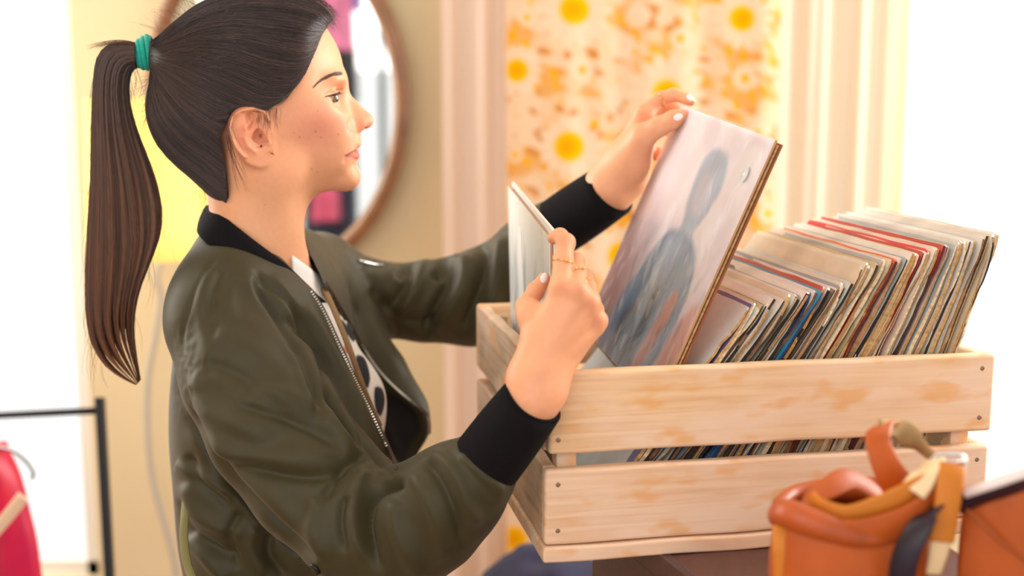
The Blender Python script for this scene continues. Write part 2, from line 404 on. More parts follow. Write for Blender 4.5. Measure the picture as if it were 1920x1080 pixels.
def head(p):
    a, l, w = loc(p)
    W = np.interp(-w, -wz[::1], wtab[:, 1]) if wz[0] > wz[-1] else np.interp(w, wz, wtab[:, 1])
    fr = ss(a, .015, .135)*ss(-w, .0, .08); W = W*(1-.30*fr)
    W = W*(1-.10*ss(a, .06, .11)*ss(w, -.01, .03))
    W = W*(1-.12*ss(-a, .02, .09))
    d = inflate(l, skull(a, w), W, .080)
    # cheek bone, brow ridge, chin pad, jaw corner
    for s in (-1, 1):
        d = smin(d, ell(p, HL(596, 212, s*.041), (.022, .018, .014), (Fv, Lv, Zv)), .03)
        d = smin(d, ell(p, HL(625, 150, s*.026), (.013, .022, .008), (Fv, Lv, Zv)), .018)
        d = smin(d, ell(p, HL(636, 268, s*.026), (.010, .010, .022), (Fv, Lv, Zv)), .03)
        d = smin(d, ell(p, HL(520, 318, s*.046), (.026, .012, .022), (Fv, Lv, Zv)), .022)
        d = smax(d, -ell(p, HL(640, 180, s*.037), (.0115, .019, .012), (Fv, Lv, Zv)), .014)
    d = smin(d, ell(p, HL(653, 334, 0), (.011, .018, .011), (Fv, Lv, Zv)), .015)
    # nose
    nw = np.interp(-w, -aw([(0, 145), (0, 165), (0, 190), (0, 215), (0, 232), (0, 245)])[:, 1], [.012, .0085, .0088, .0115, .0130, .012])
    nz = inflate(l, nose(a, w), nw, .015)
    for s in (-1, 1):
        nz = smin(nz, ell(p, HL(668, 233.5, s*.0112), (.0115, .0066, .0088), (Fv, Lv, Zv)), .009)
    nz = smin(nz, sph(p, HL(685.5, 226.5, 0), .0080), .006)
    d = smin(d, nz, .0085)
    for s in (-1, 1):
        cr, _, _ = linedist(a, w, aw([(655, 219), (650.5, 230), (652, 242), (659, 248)]))
        d = d+.0006*np.exp(-(cr/.0022)**2)*(np.sign(l) == s)*ss(np.abs(l), .008, .012)
        d = smax(d, -ell(p, HL(683, 241.5, s*.0062), (.0060, .0030, .0030), (Fv, Lv, Zv)), .002)
    # lips
    lp = inflate(l, lips(a, w), .0235, .018); d = smin(d, lp, .006)
    ml, _, _ = linedist(a, w, mouthline); d = d+.0016*np.exp(-(ml/.0011)**2)*ss(.028-np.abs(l), 0, .004)
    cl, _, _ = linedist(a, w, aw([(646, 293.5), (644, 298)])); d = d+.0011*np.exp(-(cl/.0028)**2)
    # eyes
    for s in (-1, 1):
        c = O+Fv*((EYE-O)@Fv)+Lv*(s*abs((EYE-O)@Lv))+Zv*(EYE-O)[2]
        lid = sph(p, c, .0130); d = smin(d, lid, .0045)
        q = p-c; cr = linedist(a, w, aw([(606, 177), (613, 173.5), (622, 171), (632, 168.5), (639, 167)]))[0]
        d = d+.0012*np.exp(-(cr/.0012)**2)*(np.sign(l) == s)*ss(np.abs(l), .012, .018)
        op = np.maximum(eyeopen(a, w), np.linalg.norm(q, axis=1)-.0165); op = np.maximum(op, .012-np.abs(l))
        op = np.where(np.sign(l) == s, op, 1.)
        d = smax(d, -op, .0008)
    return d
def ears(p):
    a, l, w = loc(p); L_ = np.abs(l); d2 = earF(a, w)
    rear = ss(-(a-aw([(512, 250)])[0, 0]), 0, .05)
    base = .0700+.0145*rear-.004*ss(-w, .02, .06)
    g = lambda pl, s: np.exp(-(linedist(a, w, pl)[0]/s)**2)
    z = base+.0068*g(helix, .0025)+.0042*g(anti, .0034)+.0030*g(anti2, .0024)+.0040*g(tragus, .0026)+.0015*g(lobe, .005)
    z = z-.0135*ss(-conP(a, w), -.0022, .0012)-.0050*ss(-fosP(a, w), -.0018, .0014)
    e = smax(L_-z, -(L_-(base-.009)), .003); return smax(e*.8, d2, .0035)*.9
neckd = lambda p: None
def torso(p):
    tz = lambda x, y, Y: P(x, y, Y)
    d = cap(p, nS+np.array([.05, .06, -.02]), fS+np.array([-.02, -.05, -.02]), .040)
    d = smin(d, ell(p, P(515, 680, 1.61), (.09, .12, .15)), .05)
    d = smin(d, ell(p, P(525, 900, 1.60), (.10, .14, .20)), .06)
    return d
def neck(p):
    d = chain(p, [HL(500, 300), HL(484, 400), HL(474, 470), HL(462, 560)], [.050, .0510, .0525, .062], .02)
    d = smin(d, cap(p, HL(500, 320, -.045), HL(545, 480, -.012), .012, .012), .03)     # the long muscle of the neck
    return d
def body_f(p):
    n = len(p); out = np.full(n, 1.0)
    dh = np.linalg.norm(p-O-np.array([0, 0, -.02]), axis=1)
    m = dh < .26
    nk = smin(neck(p), torso(p), .04)
    out = nk
    if m.any():
        q = p[m]; h = head(q); e = ears(q); h = smin(h, e, .005)
        ck = .5*(ell(q, HL(489, 256, -.064), (.0035, .02, .0045), (Fv, Lv, Zv))); h = smax(h, -ck, .002)
        out[m] = smin(h, nk[m], .030)
    m = np.linalg.norm(p-P(1060, 560, 1.29), axis=1) < .6
    if m.any(): out[m] = smin(out[m], hand_near(p[m]), .01)
    m = np.linalg.norm(p-P(1230, 230, 1.66), axis=1) < .75
    if m.any(): out[m] = smin(out[m], hand_far(p[m]), .01)
    return out

nearS = [(P(420, 614, 1.485), .062), (P(462, 700, 1.46), .074), (P(520, 800, 1.43), .076), (P(590, 900, 1.40), .073), (P(680, 985, 1.365), .068), (P(735, 1010, 1.35), .062), (P(800, 965, 1.33), .058), (P(852, 920, 1.31), .050), (P(897, 882, 1.295), .0405)]
farS = [(P(600, 525, 1.76), .060), (P(700, 562, 1.79), .052), (P(800, 566, 1.80), .053), (P(880, 562, 1.80), .062), (P(935, 540, 1.80), .062), (P(990, 480, 1.77), .050), (P(1035, 432, 1.735), .042)]
def polych(p, S, k=.02):
    d = None
    for (a, ra), (b, rb) in zip(S[:-1], S[1:]):
        e = cap(p, a, b, ra, rb); d = e if d is None else smin(d, e, k)
    return d
def jsolid(p, hole=True):
    d = ell(p, P(502, 700, 1.61), (.112, .162, .20))
    d = smin(d, ell(p, P(500, 960, 1.61), (.112, .15, .24)), .07)
    d = smin(d, cap(p, P(420, 575, 1.50), P(590, 520, 1.75), .057), .05)
    d = smin(d, cap(p, P(446, 495, 1.58), P(420, 575, 1.51), .050, .057), .05)
    d = smin(d, cap(p, P(560, 505, 1.69), P(600, 520, 1.74), .030, .045), .04)
    d = smin(d, cap(p, P(640, 590, 1.745), P(757, 765, 1.70), .048, .026), .035)
    d = smin(d, cap(p, P(720, 700, 1.72), P(775, 800, 1.69), .030, .020), .025)
    d = smin(d, cap(p, P(745, 780, 1.70), P(720, 980, 1.66), .028, .04), .04)
    d = smin(d, cap(p, P(530, 620, 1.52), P(640, 850, 1.50), .050, .062), .04)
    d = smin(d, cap(p, P(640, 850, 1.50), P(650, 1010, 1.52), .062, .07), .04)
    if hole: d = smax(d, cap(p, P(500, 300, 1.57)+Zv*.1, P(478, 470, 1.57), .058, .058)*-1, .01)
    return d
def body_coarse(p):
    b = body_f(p); j = np.minimum(jsolid(p, False), np.minimum(polych(p, nearS), polych(p, farS)))+.024
    j = np.minimum(j, cap(p, P(870, 900, 1.30), nW, .03, .05)); j = np.minimum(j, cap(p, P(1030, 440, 1.735), fW, .03, .05))
    j = np.minimum(j, cap(p, HL(500, 300), HL(480, 470), .09, .062)); return smax(b, j, .006)
# ------------------------------------------------------------------ skin mesh
person = empty('person', (O[0]-.02, O[1]+.02, 0), 'woman in an olive bomber jacket with a dark ponytail, browsing the crate of records', 'person')
m_skin = mat('skin', rough=.46, attr='Col', noise=.05, nscale=160, bump=.12, bscale=900, sss=.22, spec=.42)
import time; T0 = time.time()
def region(h, lo, hi):
    r = sdfmesh(body_f, np.array(lo), np.array(hi), h); print('T', round(time.time()-T0, 1), len(r[0])); return r
def merge(list_):
    V = []; F = []; n = 0
    for v, f in list_: V.append(v); F.append(f+n); n += len(v)
    return np.concatenate(V), np.concatenate(F)
hb = (O+np.array([-.17, -.14, -.215]), O+np.array([.21, .15, .17]))
nb = (P(1040, 570, 1.29)+np.array([-.075, -.075, -.115]), P(1040, 570, 1.29)+np.array([.075, .10, .10]))
fb = (P(1215, 260, 1.67)+np.array([-.115, -.08, -.125]), P(1215, 260, 1.67)+np.array([.08, .09, .08]))
def inb(V, b): return ((V > b[0]) & (V < b[1])).all(1)
def pick(vf, keep):
    V, F = vf; k = keep(V)[F].all(1); F = F[k]; u, inv = np.unique(F, return_inverse=True); return V[u], inv.reshape(F.shape)
vh = region(.0012, *hb); vn = region(.0011, *nb); vf_ = region(.0012, *fb)
vc = sdfmesh(body_coarse, np.array([-.50, 1.20, CZ-.80]), np.array([.22, 1.95, CZ+.20]), .005)
vc = pick(vc, lambda V: ~(inb(V, hb) | inb(V, nb) | inb(V, fb)) | False)
V, F = merge([(smooth(*vh, it=1, lam=.4), vh[1]), (smooth(*vn, it=2, lam=.4), vn[1]), (smooth(*vf_, it=2, lam=.4), vf_[1]), vc])
def paint_skin(V):
    px, py = proj(V); a, l, w = loc(V); near = l < .02
    hd = (np.linalg.norm(V-O, axis=1) < .27)
    C = np.tile(np.array(lin((238, 172, 132))), (len(V), 1))
    def mixc(c, k):
        nonlocal C
        k = np.clip(k, 0, 1)[:, None]; C = C*(1-k)+np.array(lin(c))*k
    g = lambda x, y, sx, sy=None: np.exp(-((px-x)/sx)**2-((py-y)/(sy or sx))**2)
    mixc((240, 150, 136), .50*g(598, 236, 52, 44)*hd)
    mixc((222, 120, 98), .35*g(684, 226, 16, 16)*hd)
    mixc((230, 132, 108), .45*g(470, 250, 42, 55)*hd*(np.abs(l) > .062))
    mixc((240, 186, 140), .35*g(500, 430, 90, 70)*hd)
    lp = polydist(px, py, crom([(648, 292), (657, 286), (664, 281), (673, 273.5), (679, 272), (679, 290), (673, 297.5), (666, 299), (657, 295)], 4, True)); mixc((205, 104, 98), .85*ss(-lp, -1.2, 1.5)*hd*near)
    ml = linedist(px, py, np.array([(648, 292), (655, 287.5), (662, 283.5), (668, 280.8), (673, 279)]))[0]; mixc((120, 45, 40), .8*np.exp(-(ml/1.3)**2)*hd*near)
    for x, y, r in [(591.5, 247, 1.7), (602, 257.5, 1.3), (562, 257, 1.2), (634.5, 252, 1.5), (584, 317, 1.6), (594.5, 323, 1.4), (596, 208, 1.0), (552, 249, 1.0), (497, 384, 1.2)]:
        mixc((140, 80, 60), .7*g(x, y, r)*hd*near)
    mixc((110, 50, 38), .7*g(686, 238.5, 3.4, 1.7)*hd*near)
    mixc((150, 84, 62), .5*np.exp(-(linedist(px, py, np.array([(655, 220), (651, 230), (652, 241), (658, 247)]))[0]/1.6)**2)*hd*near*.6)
    mixc((130, 72, 56), .5*np.exp(-(linedist(px, py, np.array([(605, 177), (613, 173.5), (622, 171), (632, 168.5), (639, 167)]))[0]/1.0)**2)*hd*near)
    # thin fair hair at the nape and behind the ear, part of the scalp
    sc = polydist(px, py, np.array([(300, 90), (600, 40), (560, 140), (440, 205), (424, 300), (426, 372), (395, 352), (290, 250)]))
    mixc((120, 82, 64), .75*ss(-sc, -13, 5)*(np.abs(l) < .09)*hd)
    mixc((170, 92, 66), .55*ss(-conP(a, w), -.001, .002)*hd*(np.abs(l) > .05)); mixc((200, 112, 82), .35*ss(-fosP(a, w), -.001, .002)*hd*(np.abs(l) > .05))  # shade of the ear hollows put into the skin colour
    hn = np.linalg.norm(V-P(1050, 560, 1.28), axis=1) < .16
    mixc((226, 132, 104), .40*hn*sum(g(x, y, 13) for x, y in [(1054, 538), (1085, 543), (1108, 567), (1121, 598), (1058, 462), (1050, 445)]))
    fn_ = np.linalg.norm(V-P(1215, 250, 1.67), axis=1) < .13
    mixc((226, 132, 104), .35*fn_*sum(g(x, y, 16) for x, y in [(1240, 200), (1275, 222), (1225, 292), (1205, 225)]))
    return C
body = npmesh('body', V, F, m_skin, person, paint_skin(V))
tree = BVHTree.FromPolygons([Vector(v) for v in vh[0]], [tuple(int(i) for i in f) for f in vh[1]])
def hit(tr, px, py, off=0.):
    d = ray(px, py); d /= np.linalg.norm(d); r = tr.ray_cast(Vector(CAM), Vector(d))
    if r[0] is None: return None, None
    n = np.array(r[1]); n = n if n.dot(d) < 0 else -n
    return np.array(r[0])+n*off, n
# nails ------------------------------------------------------------
tn = BVHTree.FromPolygons([Vector(v) for v in vn[0]], [tuple(int(i) for i in f) for f in vn[1]])
tf_ = BVHTree.FromPolygons([Vector(v) for v in vf_[0]], [tuple(int(i) for i in f) for f in vf_[1]])
m_nail = mat('nail_polish', (250, 236, 240), rough=.12, coat=.6)
def nail(tr, x, y, dx, dy, rx, ry, nm='fingernail'):
    h, n = hit(tr, x, y)
    if h is None: print('nail miss', x, y); return
    t = P(x+dx, y+dy, h[1])-P(x, y, h[1]); t -= n*t.dot(n); t /= np.linalg.norm(t); b = np.cross(n, t)
    A = np.zeros((7, 24, 3)); th = np.linspace(0, 2*np.pi, 24, endpoint=False)
    for i, r in enumerate(np.linspace(.02, 1, 7)):
        q = h+(np.cos(th)[:, None]*t*rx+np.sin(th)[:, None]*b*ry)*r
        A[i] = q+n*(.0010-(np.sin(th)*r)[:, None]**2*ry*.45-(.0012 if i == 6 else 0))
    mb = MB(); mb.grid(A, closed_v=True); mb.build(nm, m_nail, body)
nail(tn, 1020, 521, 2, -6, .0058, .0042); nail(tf_, 1272, 219, 10, -4, .0062, .0050); nail(tf_, 1294, 183, 6, 8, .0055, .004)
# eye ---------------------------------------------------------------
m_eye = mat('eye_white', rough=.08, attr='Col', coat=.5)
for s in (-1, 1):
    c = O+Fv*((EYE-O)@Fv)+Lv*(s*abs((EYE-O)@Lv))+Zv*(EYE-O)[2]
    th = np.linspace(0.001, np.pi, 60); ph = np.linspace(0, 2*np.pi, 48, endpoint=False)
    gz = Fv*.74-Zv*.16+Lv*(-.62 if s < 0 else -.5); gz /= np.linalg.norm(gz); e1 = np.cross(gz, Zv); e1 /= np.linalg.norm(e1); e2 = np.cross(e1, gz)
    r = EYER+.0009*np.exp(-(th/.42)**2)
    A = c+r[:, None, None]*(np.cos(th)[:, None, None]*gz+np.sin(th)[:, None, None]*(np.cos(ph)[None, :, None]*e1+np.sin(ph)[None, :, None]*e2))
    k = th[:, None]+0*ph[None]
    col = np.where((k < .20)[..., None], lin((20, 14, 12)), np.where((k < .50)[..., None], lin((120, 100, 74)), np.where((k < .56)[..., None], lin((50, 36, 30)), lin((206, 180, 166)))))
    MB().grid(A, closed_v=True, col=col).build('eyeball', m_eye, body)
m_lash = mat('eyelash', (38, 24, 22), rough=.6)
mb = MB()
ll = crom([(605, 186), (611, 182.5), (620, 179.5), (629, 177.2), (637, 174.5)], 6)
lp_ = []
for x, y in ll:
    h, n = hit(tree, x, y-1.2, .0004)
    if h is not None and abs(h[1]-EYE[1]) < .03: lp_.append(h)
lp_ = np.array(lp_)
if len(lp_) > 3:
    mb.tube(lp_, np.linspace(.0005, .0010, len(lp_)), 6)
    for i in range(34):
        t = rng.uniform(.15, 1); b = at(lp_, np.array([t]))[0]; L_ = rng.uniform(.0045, .0075)
        k = np.linspace(0, 1, 5)[:, None]
        o = Fv*(.55+.5*t)+Zv*(-.55)-Lv*(.6-.5*t)
        mb.tube(b+o*L_*k+Zv*(.5*L_)*k*k, np.linspace(.00020, .00005, 5), 3)
mb.build('eyelashes', m_lash, body)
# eyebrow -------------------------------------------------------------
def strands(pts, r0, r1, cols, name, m, parent):
    """pts (n,m,3) -> three sided hairs"""
    n, k = pts.shape[:2]; T = np.gradient(pts, axis=1); T /= np.linalg.norm(T, axis=2)[..., None]+1e-12
    v = pts-CAM; v /= np.linalg.norm(v, axis=2)[..., None]; A = np.cross(T, v); A /= np.linalg.norm(A, axis=2)[..., None]+1e-12; B = np.cross(T, A)
    r = (np.asarray(r0)*(1-np.linspace(0, 1, k)**3)+np.asarray(r1)*np.linspace(0, 1, k)**3)[None, :, None]
    ring = np.stack([pts+r*(math.cos(t)*A+math.sin(t)*B) for t in (0, 2.094, 4.189)], 2)
    idx = np.arange(n*k*3).reshape(n, k, 3); F = []
    for j in range(3):
        j2 = (j+1) % 3; F.append(np.stack([idx[:, :-1, j], idx[:, 1:, j], idx[:, 1:, j2], idx[:, :-1, j2]], -1).reshape(-1, 4))
    C = np.repeat(cols[:, None, :], k*3, 1).reshape(-1, 3) if cols.ndim == 2 else np.repeat(cols[:, :, None, :], 3, 2).reshape(-1, 3)
    return npmesh(name, ring.reshape(-1, 3), np.concatenate(F), m, parent, C)
m_hair = mat('hair_strands', rough=.38, attr='Col', spec=.5, sheen=.1)
br = crom([(590, 161.5), (597, 154.5), (606, 148), (618, 142), (630, 138.5), (642, 138)], 6); hs = []
for i in range(260):
    t = rng.uniform(0, 1)**.8; c = at(br, np.array([t]))[0]; wd = .4+2.3*ss(t, 0, .6); y = c[1]+rng.uniform(-1, 1)*wd
    L_ = rng.uniform(5, 9)*(.8+.4*t); ang = -(.80-.74*t)+rng.normal(0, .12)
    pts = []
    for k in np.linspace(0, 1, 4):
        h, n = hit(tree, c[0]-L_*k*math.cos(ang), y-L_*k*math.sin(ang)*1.0, .0003+.0006*k*(1-k)*4)
        if h is None: break
        pts.append(h)
    if len(pts) == 4: hs.append(pts)
hs = np.array(hs); strands(hs, .00022, .00008, np.tile(lin((104, 74, 66)), (len(hs), 1)), 'eyebrow', m_hair, body)
# ------------------------------------------------------------------ hair
hairF = Field2([(624, 26), (604, 8), (560, -13), (500, -25), (430, -18), (370, 8), (328, 40), (296, 70), (282, 76), (277, 100), (279, 126), (284, 142), (276, 165), (272, 195), (276, 230), (292, 268),
    (318, 300), (350, 328), (382, 357), (408, 382), (436, 404), (520, 385), (600, 352), (655, 345), (664, 300), (660, 220), (652, 170), (646, 125), (637, 90), (630, 60)])
def hairW(w): return np.interp(-w, -wz, wtab[:, 1])+.0042+.006*ss(-w, .06, .11)
def hairD(w): return .080-.040*ss(-w, .05, .11)
def hairl(a, w, off=0.):
    e = np.clip(1+hairF(a, w)/hairD(w), 0, 1); W = hairW(w)*(1-.12*ss(-a, .02, .09)); W = W*(1-.10*ss(a, .06, .11)*ss(w, -.01, .03)); return (W+off)*np.sqrt(np.maximum(1-e*e, 0))
line = aw([(640, -80), (634, 20), (622, 40), (604, 66), (588, 102), (570, 140), (548, 168), (522, 191), (500, 203), (480, 201), (458, 197), (440, 203), (425, 212), (417, 250), (424, 290), (430, 330), (434, 362), (430, 392), (380, 440), (200, 440), (200, -80)])
def cap_f(p):
    a, l, w = loc(p); W = hairW(w)*(1-.12*ss(-a, .02, .09)); W = (W*(1-.10*ss(a, .06, .11)*ss(w, -.01, .03)))
    d = inflate(l, hairF(a, w), W-.0006, hairD(w))
    g = np.modf(np.abs(a)*0)[0]
    return smax(d, polydist(a, w, line), .006)
vcap = sdfmesh(cap_f, O+np.array([-.17, -.13, -.15]), O+np.array([.15, .14, .17]), .0022)
m_cap = mat('hair_mass', (46, 34, 34), rough=.5, noise=.25, nscale=60)
hair = npmesh('hair', vcap[0], vcap[1], m_cap, person)
hair['label'] = 'dark brown hair swept back over the head'
guides = [[(624, 36), (598, 10), (545, -14), (470, -22), (395, -2), (335, 36), (286, 78)],
    [(616, 44), (596, 26), (535, 10), (455, 10), (385, 28), (330, 60), (286, 88)],
    [(604, 64), (584, 66), (530, 58), (450, 50), (385, 58), (330, 78), (286, 94)],
    [(590, 98), (566, 116), (515, 112), (450, 92), (385, 86), (330, 93), (286, 99)],
    [(572, 138), (549, 156), (505, 156), (450, 132), (385, 114), (330, 106), (286, 103)],
    [(548, 170), (524, 188), (485, 186), (440, 163), (385, 138), (330, 118), (286, 108)],
    [(508, 202), (482, 201), (450, 194), (415, 181), (370, 158), (325, 132), (286, 112)],
    [(442, 201), (426, 204), (410, 202), (385, 189), (350, 168), (318, 142), (285, 116)],
    [(419, 250), (410, 245), (395, 232), (365, 212), (335, 185), (308, 152), (284, 120)],
    [(427, 300), (415, 291), (393, 273), (355, 248), (322, 213), (300, 170), (284, 124)],
    [(430, 345), (415, 336), (383, 312), (338, 279), (303, 237), (288, 190), (284, 128)],
    [(428, 396), (404, 373), (368, 341), (322, 300), (289, 256), (278, 200), (284, 132)]]
G = np.array([crom(aw(g), 4) for g in guides])           # (12, 25, 2)
def gsample(u, t):
    x = np.clip(u, 0, .9999)*(len(G)-1); i = x.astype(int); f = (x-i)[:, None, None]
    a = np.stack([at(G[k], tt) for k, tt in zip(i, t)]); b = np.stack([at(G[k+1], tt) for k, tt in zip(i, t)]); return a*(1-f)+b*f
nS_ = 9000
u = rng.uniform(0, 1, nS_); t0 = rng.uniform(0, .85, nS_)**1.7; t0[:2600] = rng.uniform(-.02, .03, 2600).clip(0)
t1 = np.minimum(1, t0+rng.uniform(.25, .9, nS_)); K = 11
tt = t0[:, None]+(t1-t0)[:, None]*np.linspace(0, 1, K)
Q = gsample(u, tt); Q[..., 1] += rng.normal(0, .0007, (nS_, 1)); bow = rng.normal(0, .0016, (nS_, 1))*np.sin(np.linspace(0, np.pi, K)); Q[..., 1] += bow
side = np.where(rng.uniform(size=nS_) < .8, -1, 1)[:, None]
clump = np.sin(u*300+3*np.sin(u*41))*.0008
off = rng.uniform(.0, .0010, nS_)[:, None]+clump[:, None]+.0009*np.sin(np.linspace(0, np.pi, K))
l = side*(hairl(Q[..., 0], Q[..., 1])+off)
W3 = O+Q[..., :1]*Fv+l[..., None]*Lv+Q[..., 1:]*Zv
base = np.array(lin((58, 42, 40))); tone = np.clip(rng.normal(1, .42, nS_)+.25*np.sin(u*90)+.15*np.sin(u*210), .4, 2.0)  # strand tones vary; the wide spread also paints soft sheen streaks
cc = base[None]*tone[:, None]*np.array([1.0, .94, .92])
strands(W3, .00036, .00012, cc, 'hair_strands', m_hair, hair)
# flyaway hairs: nape, tie, hairline, forelock
fl = []
def fly(starts, dirs, n, L0, L1, bend, lo=-.03, hi=.02):
    for i in range(n):
        j = rng.uniform(0, 1); s = at(aw(starts), np.array([j]))[0]; dr = at(np.array(dirs, float), np.array([j]))[0]; dr = dr/np.linalg.norm(dr)
        L_ = rng.uniform(L0, L1); k = np.linspace(0, 1, K)[:, None]; pr = np.array([-dr[1], dr[0]])
        dr2 = dr+pr*rng.normal(0, .25)
        q = s+dr2*L_*k+pr*rng.normal(bend, .35)*L_*k*k; ll_ = rng.uniform(lo, hi)
        fl.append(O+q[:, :1]*Fv+ll_*Lv+q[:, 1:]*Zv)
fly([(375, 345), (432, 385)], [(-.5, -1), (-.2, -1)], 70, .012, .040, .2)
fly([(300, 70), (370, 10)], [(-.5, .8), (-.6, .7)], 60, .010, .032, -.1)
fly([(279, 140), (276, 230)], [(-.8, -.3), (-.5, -1)], 50, .008, .022, .1)
fly([(560, -12), (622, 30)], [(.9, .5), (.8, -.1)], 30, .008, .02, -.5)
fly([(400, -8), (560, -14)], [(-.5, .4), (.5, .4)], 20, .008, .02, -.3)
for i in range(46):                                       # wisps in front of the ear and behind it
    j = rng.uniform(); kk = np.linspace(0, 1, K)
    if i < 30: a0 = np.array([rng.uniform(480, 525), 200.]); dl = np.array([rng.uniform(-6, 8), rng.uniform(22, 50)]); lat = -.0735
    else: a0 = np.array([rng.uniform(432, 438), rng.uniform(215, 260)]); dl = np.array([rng.uniform(12, 36), rng.uniform(60, 110)]); lat = -.0745
    q = aw([(a0[0]+dl[0]*k**1.5+3*np.sin(3*k+i), a0[1]+dl[1]*k) for k in kk])
    pts = []
    for (qa, qw), k in zip(q, kk):
        x, y = proj(O+qa*Fv+qw*Zv-.07*Lv); h, n = hit(tree, float(x), float(y), .0008); pts.append(h if h is not None else O+qa*Fv+qw*Zv+lat*Lv)
    fl.append(np.array(pts))
fl = np.array(fl); strands(fl, .00016, .00006, np.tile(lin((112, 80, 62)), (len(fl), 1)), 'flyaway_hairs', m_hair, hair)
fore = []
for i in range(260):                                      # the lock that stands up over the forehead
    k = np.linspace(0, 1, K); s = rng.uniform(0, 1)
    x = 560+rng.uniform(-30, 20)+(56+rng.uniform(-10, 6))*k; y = -8+s*26+(6-2*s)*k+ (30+10*rng.uniform(-1, 1))*k**3
    q = aw(np.stack([x, y], 1)); e = hairl(q[:, 0], q[:, 1]); fore.append(O+q[:, :1]*Fv+(-(e*.75+.001)*(1-.3*k)*rng.uniform(.2, 1))[:, None]*Lv+q[:, 1:]*Zv)
fore = np.array(fore); strands(fore, .0004, .0001, np.tile(lin((60, 44, 40)), (len(fore), 1))*rng.uniform(.6, 1.5, (len(fore), 1)), 'forelock', m_hair, hair)
# ponytail
left = aw([(256, 80), (226, 80), (198, 88), (182, 112), (176, 150), (173, 200), (171, 260), (170, 330), (166, 400), (163, 470), (162, 530), (164, 590), (172, 640), (192, 680), (222, 706), (255, 722)])
right = aw([(256, 128), (252, 130), (246, 140), (243, 160), (244, 190), (252, 225), (264, 262), (280, 305), (294, 350), (302, 398), (300, 440), (286, 485), (268, 530), (256, 575), (252, 630), (264, 712)])
lc, rc = crom(left, 4), crom(right, 4); tk = np.interp(np.linspace(0, 1, 12), [0, .08, .2, .4, .65, .8, .92, 1], [.020, .020, .021, .026, .026, .022, .014, .004])
nP = 6500; K = 26; s = rng.uniform(-1, 1, nP); s = np.sign(s)*np.abs(s)**.8; tn_ = np.linspace(0, 1, K)
end = np.clip(rng.normal(.93, .07, nP), .55, 1.0)
tt = end[:, None]*tn_; wob = .06*np.sin(tt*9+s[:, None]*3+rng.uniform(0, .8, (nP, 1)))*tt
sx = np.clip(s[:, None]*.96+wob+rng.normal(0, .03, (nP, 1)), -1.06, 1.06)
# locks at the tips gather
lock = np.round(s*3.2)/3.2; sx = sx*(1-ss(tt, .62, .95)*.7)+lock[:, None]*ss(tt, .62, .95)*.7
Lp = at(lc, tt.ravel()).reshape(nP, K, 2); Rp = at(rc, tt.ravel()).reshape(nP, K, 2)
q = Lp*(1-(sx[..., None]+1)/2)+Rp*(sx[..., None]+1)/2
th_ = np.interp(tt, np.linspace(0, 1, 12), tk)
lay = rng.choice([-1, 1], nP, p=[.82, .18])*np.sqrt(rng.uniform(.55, 1, nP))
l = lay[:, None]*th_*np.sqrt(np.maximum(1-np.clip(np.abs(sx), 0, 1)**2, 0.02))+.0016*(np.sin(sx*9+2)+.7*np.sin(sx*23+5*tt)+.4*np.sin(sx*41))*ss(tt, 0, .3)
W3 = O+q[..., :1]*Fv+l[..., None]*Lv+q[..., 1:]*Zv
tone = np.clip(rng.normal(1, .28, nP)+.25*np.sin(s*17), .4, 2.2)
c0 = np.array(lin((72, 48, 40))); c1 = np.array(lin((104, 66, 44))); c2 = np.array(lin((140, 86, 52)))
g_ = tt[..., None]; cc = (c0*(1-ss(g_, .1, .7))+c1*ss(g_, .1, .7))*(1-ss(g_, .75, 1))+c2*ss(g_, .75, 1); cc = cc*tone[:, None, None]
pony = strands(W3, .00042, .00012, cc, 'ponytail', m_hair, hair)
fl = []
for i in range(150):
    t = rng.uniform(0, .9); sd = rng.uniform() < .6; b = at(lc if sd else rc, np.array([t]))[0]; kk = np.linspace(0, 1, 9)[:, None]
    dr = np.array([(-1 if sd else 1)*rng.uniform(.05, .5), -1.]); L_ = rng.uniform(.012, .05); q = b+dr*L_*kk+np.array([(1 if sd else -1)*rng.uniform(.1, .5), .0])*L_*kk*kk
    fl.append(O+q[:, :1]*Fv+rng.uniform(-.015, .01)*Lv+q[:, 1:]*Zv)
for i in range(40):
    kk = np.linspace(0, 1, 9); x = 250-rng.uniform(60, 88)*kk; y = 80+rng.uniform(-2, 6)+8*kk*rng.uniform(.3, 1.5)-6*np.sin(kk*3); q = aw(np.stack([x, y], 1))
    fl.append(O+q[:, :1]*Fv+rng.uniform(-.015, .01)*Lv+q[:, 1:]*Zv)
fl = np.array(fl); strands(fl, .00018, .00006, np.tile(lin((120, 82, 58)), (len(fl), 1)), 'flyaway_hairs', m_hair, hair)
# hair tie: looped teal elastic
m_teal = mat('teal_elastic', (0, 178, 160), rough=.75, noise=.15, nscale=300, bump=.5, bscale=900, sheen=.2)
mb = MB(); th = np.linspace(0, 2*np.pi, 41)
for x, y, r in [(257.5, 104, 23), (264.5, 102, 28), (272, 100, 31), (279, 99, 33.5), (284, 100, 32)]:
    c = HL(x, y); rr = r/1530-.0024; til = rng.normal(0, .05)
    pts = c+np.cos(th)[:, None]*Zv*rr+np.sin(th)[:, None]*Lv*rr*.85+Fv*(np.cos(th)*(-.002)+til*np.sin(th)*.02)[:, None]
    mb.tube(pts, .0030, 10, cap=False)
mb.build('hair_tie', m_teal, hair)['label'] = 'teal elastic hair tie'
# earrings
m_gold = mat('gold', (240, 186, 120), rough=.22, metal=1)
h, n = hit(tree, 506, 283, .002)
if h is None: h = HL(506, 283, -.075); n = -Lv
t1 = Fv; t2 = Zv; mb = MB(); sh = [(7, -2.2), (1.2, 1.0), (2.2, 6.5), (-1.0, 1.8), (-5.5, .5), (-1, -1.2), (1.5, -6), (1.8, -1.5)]
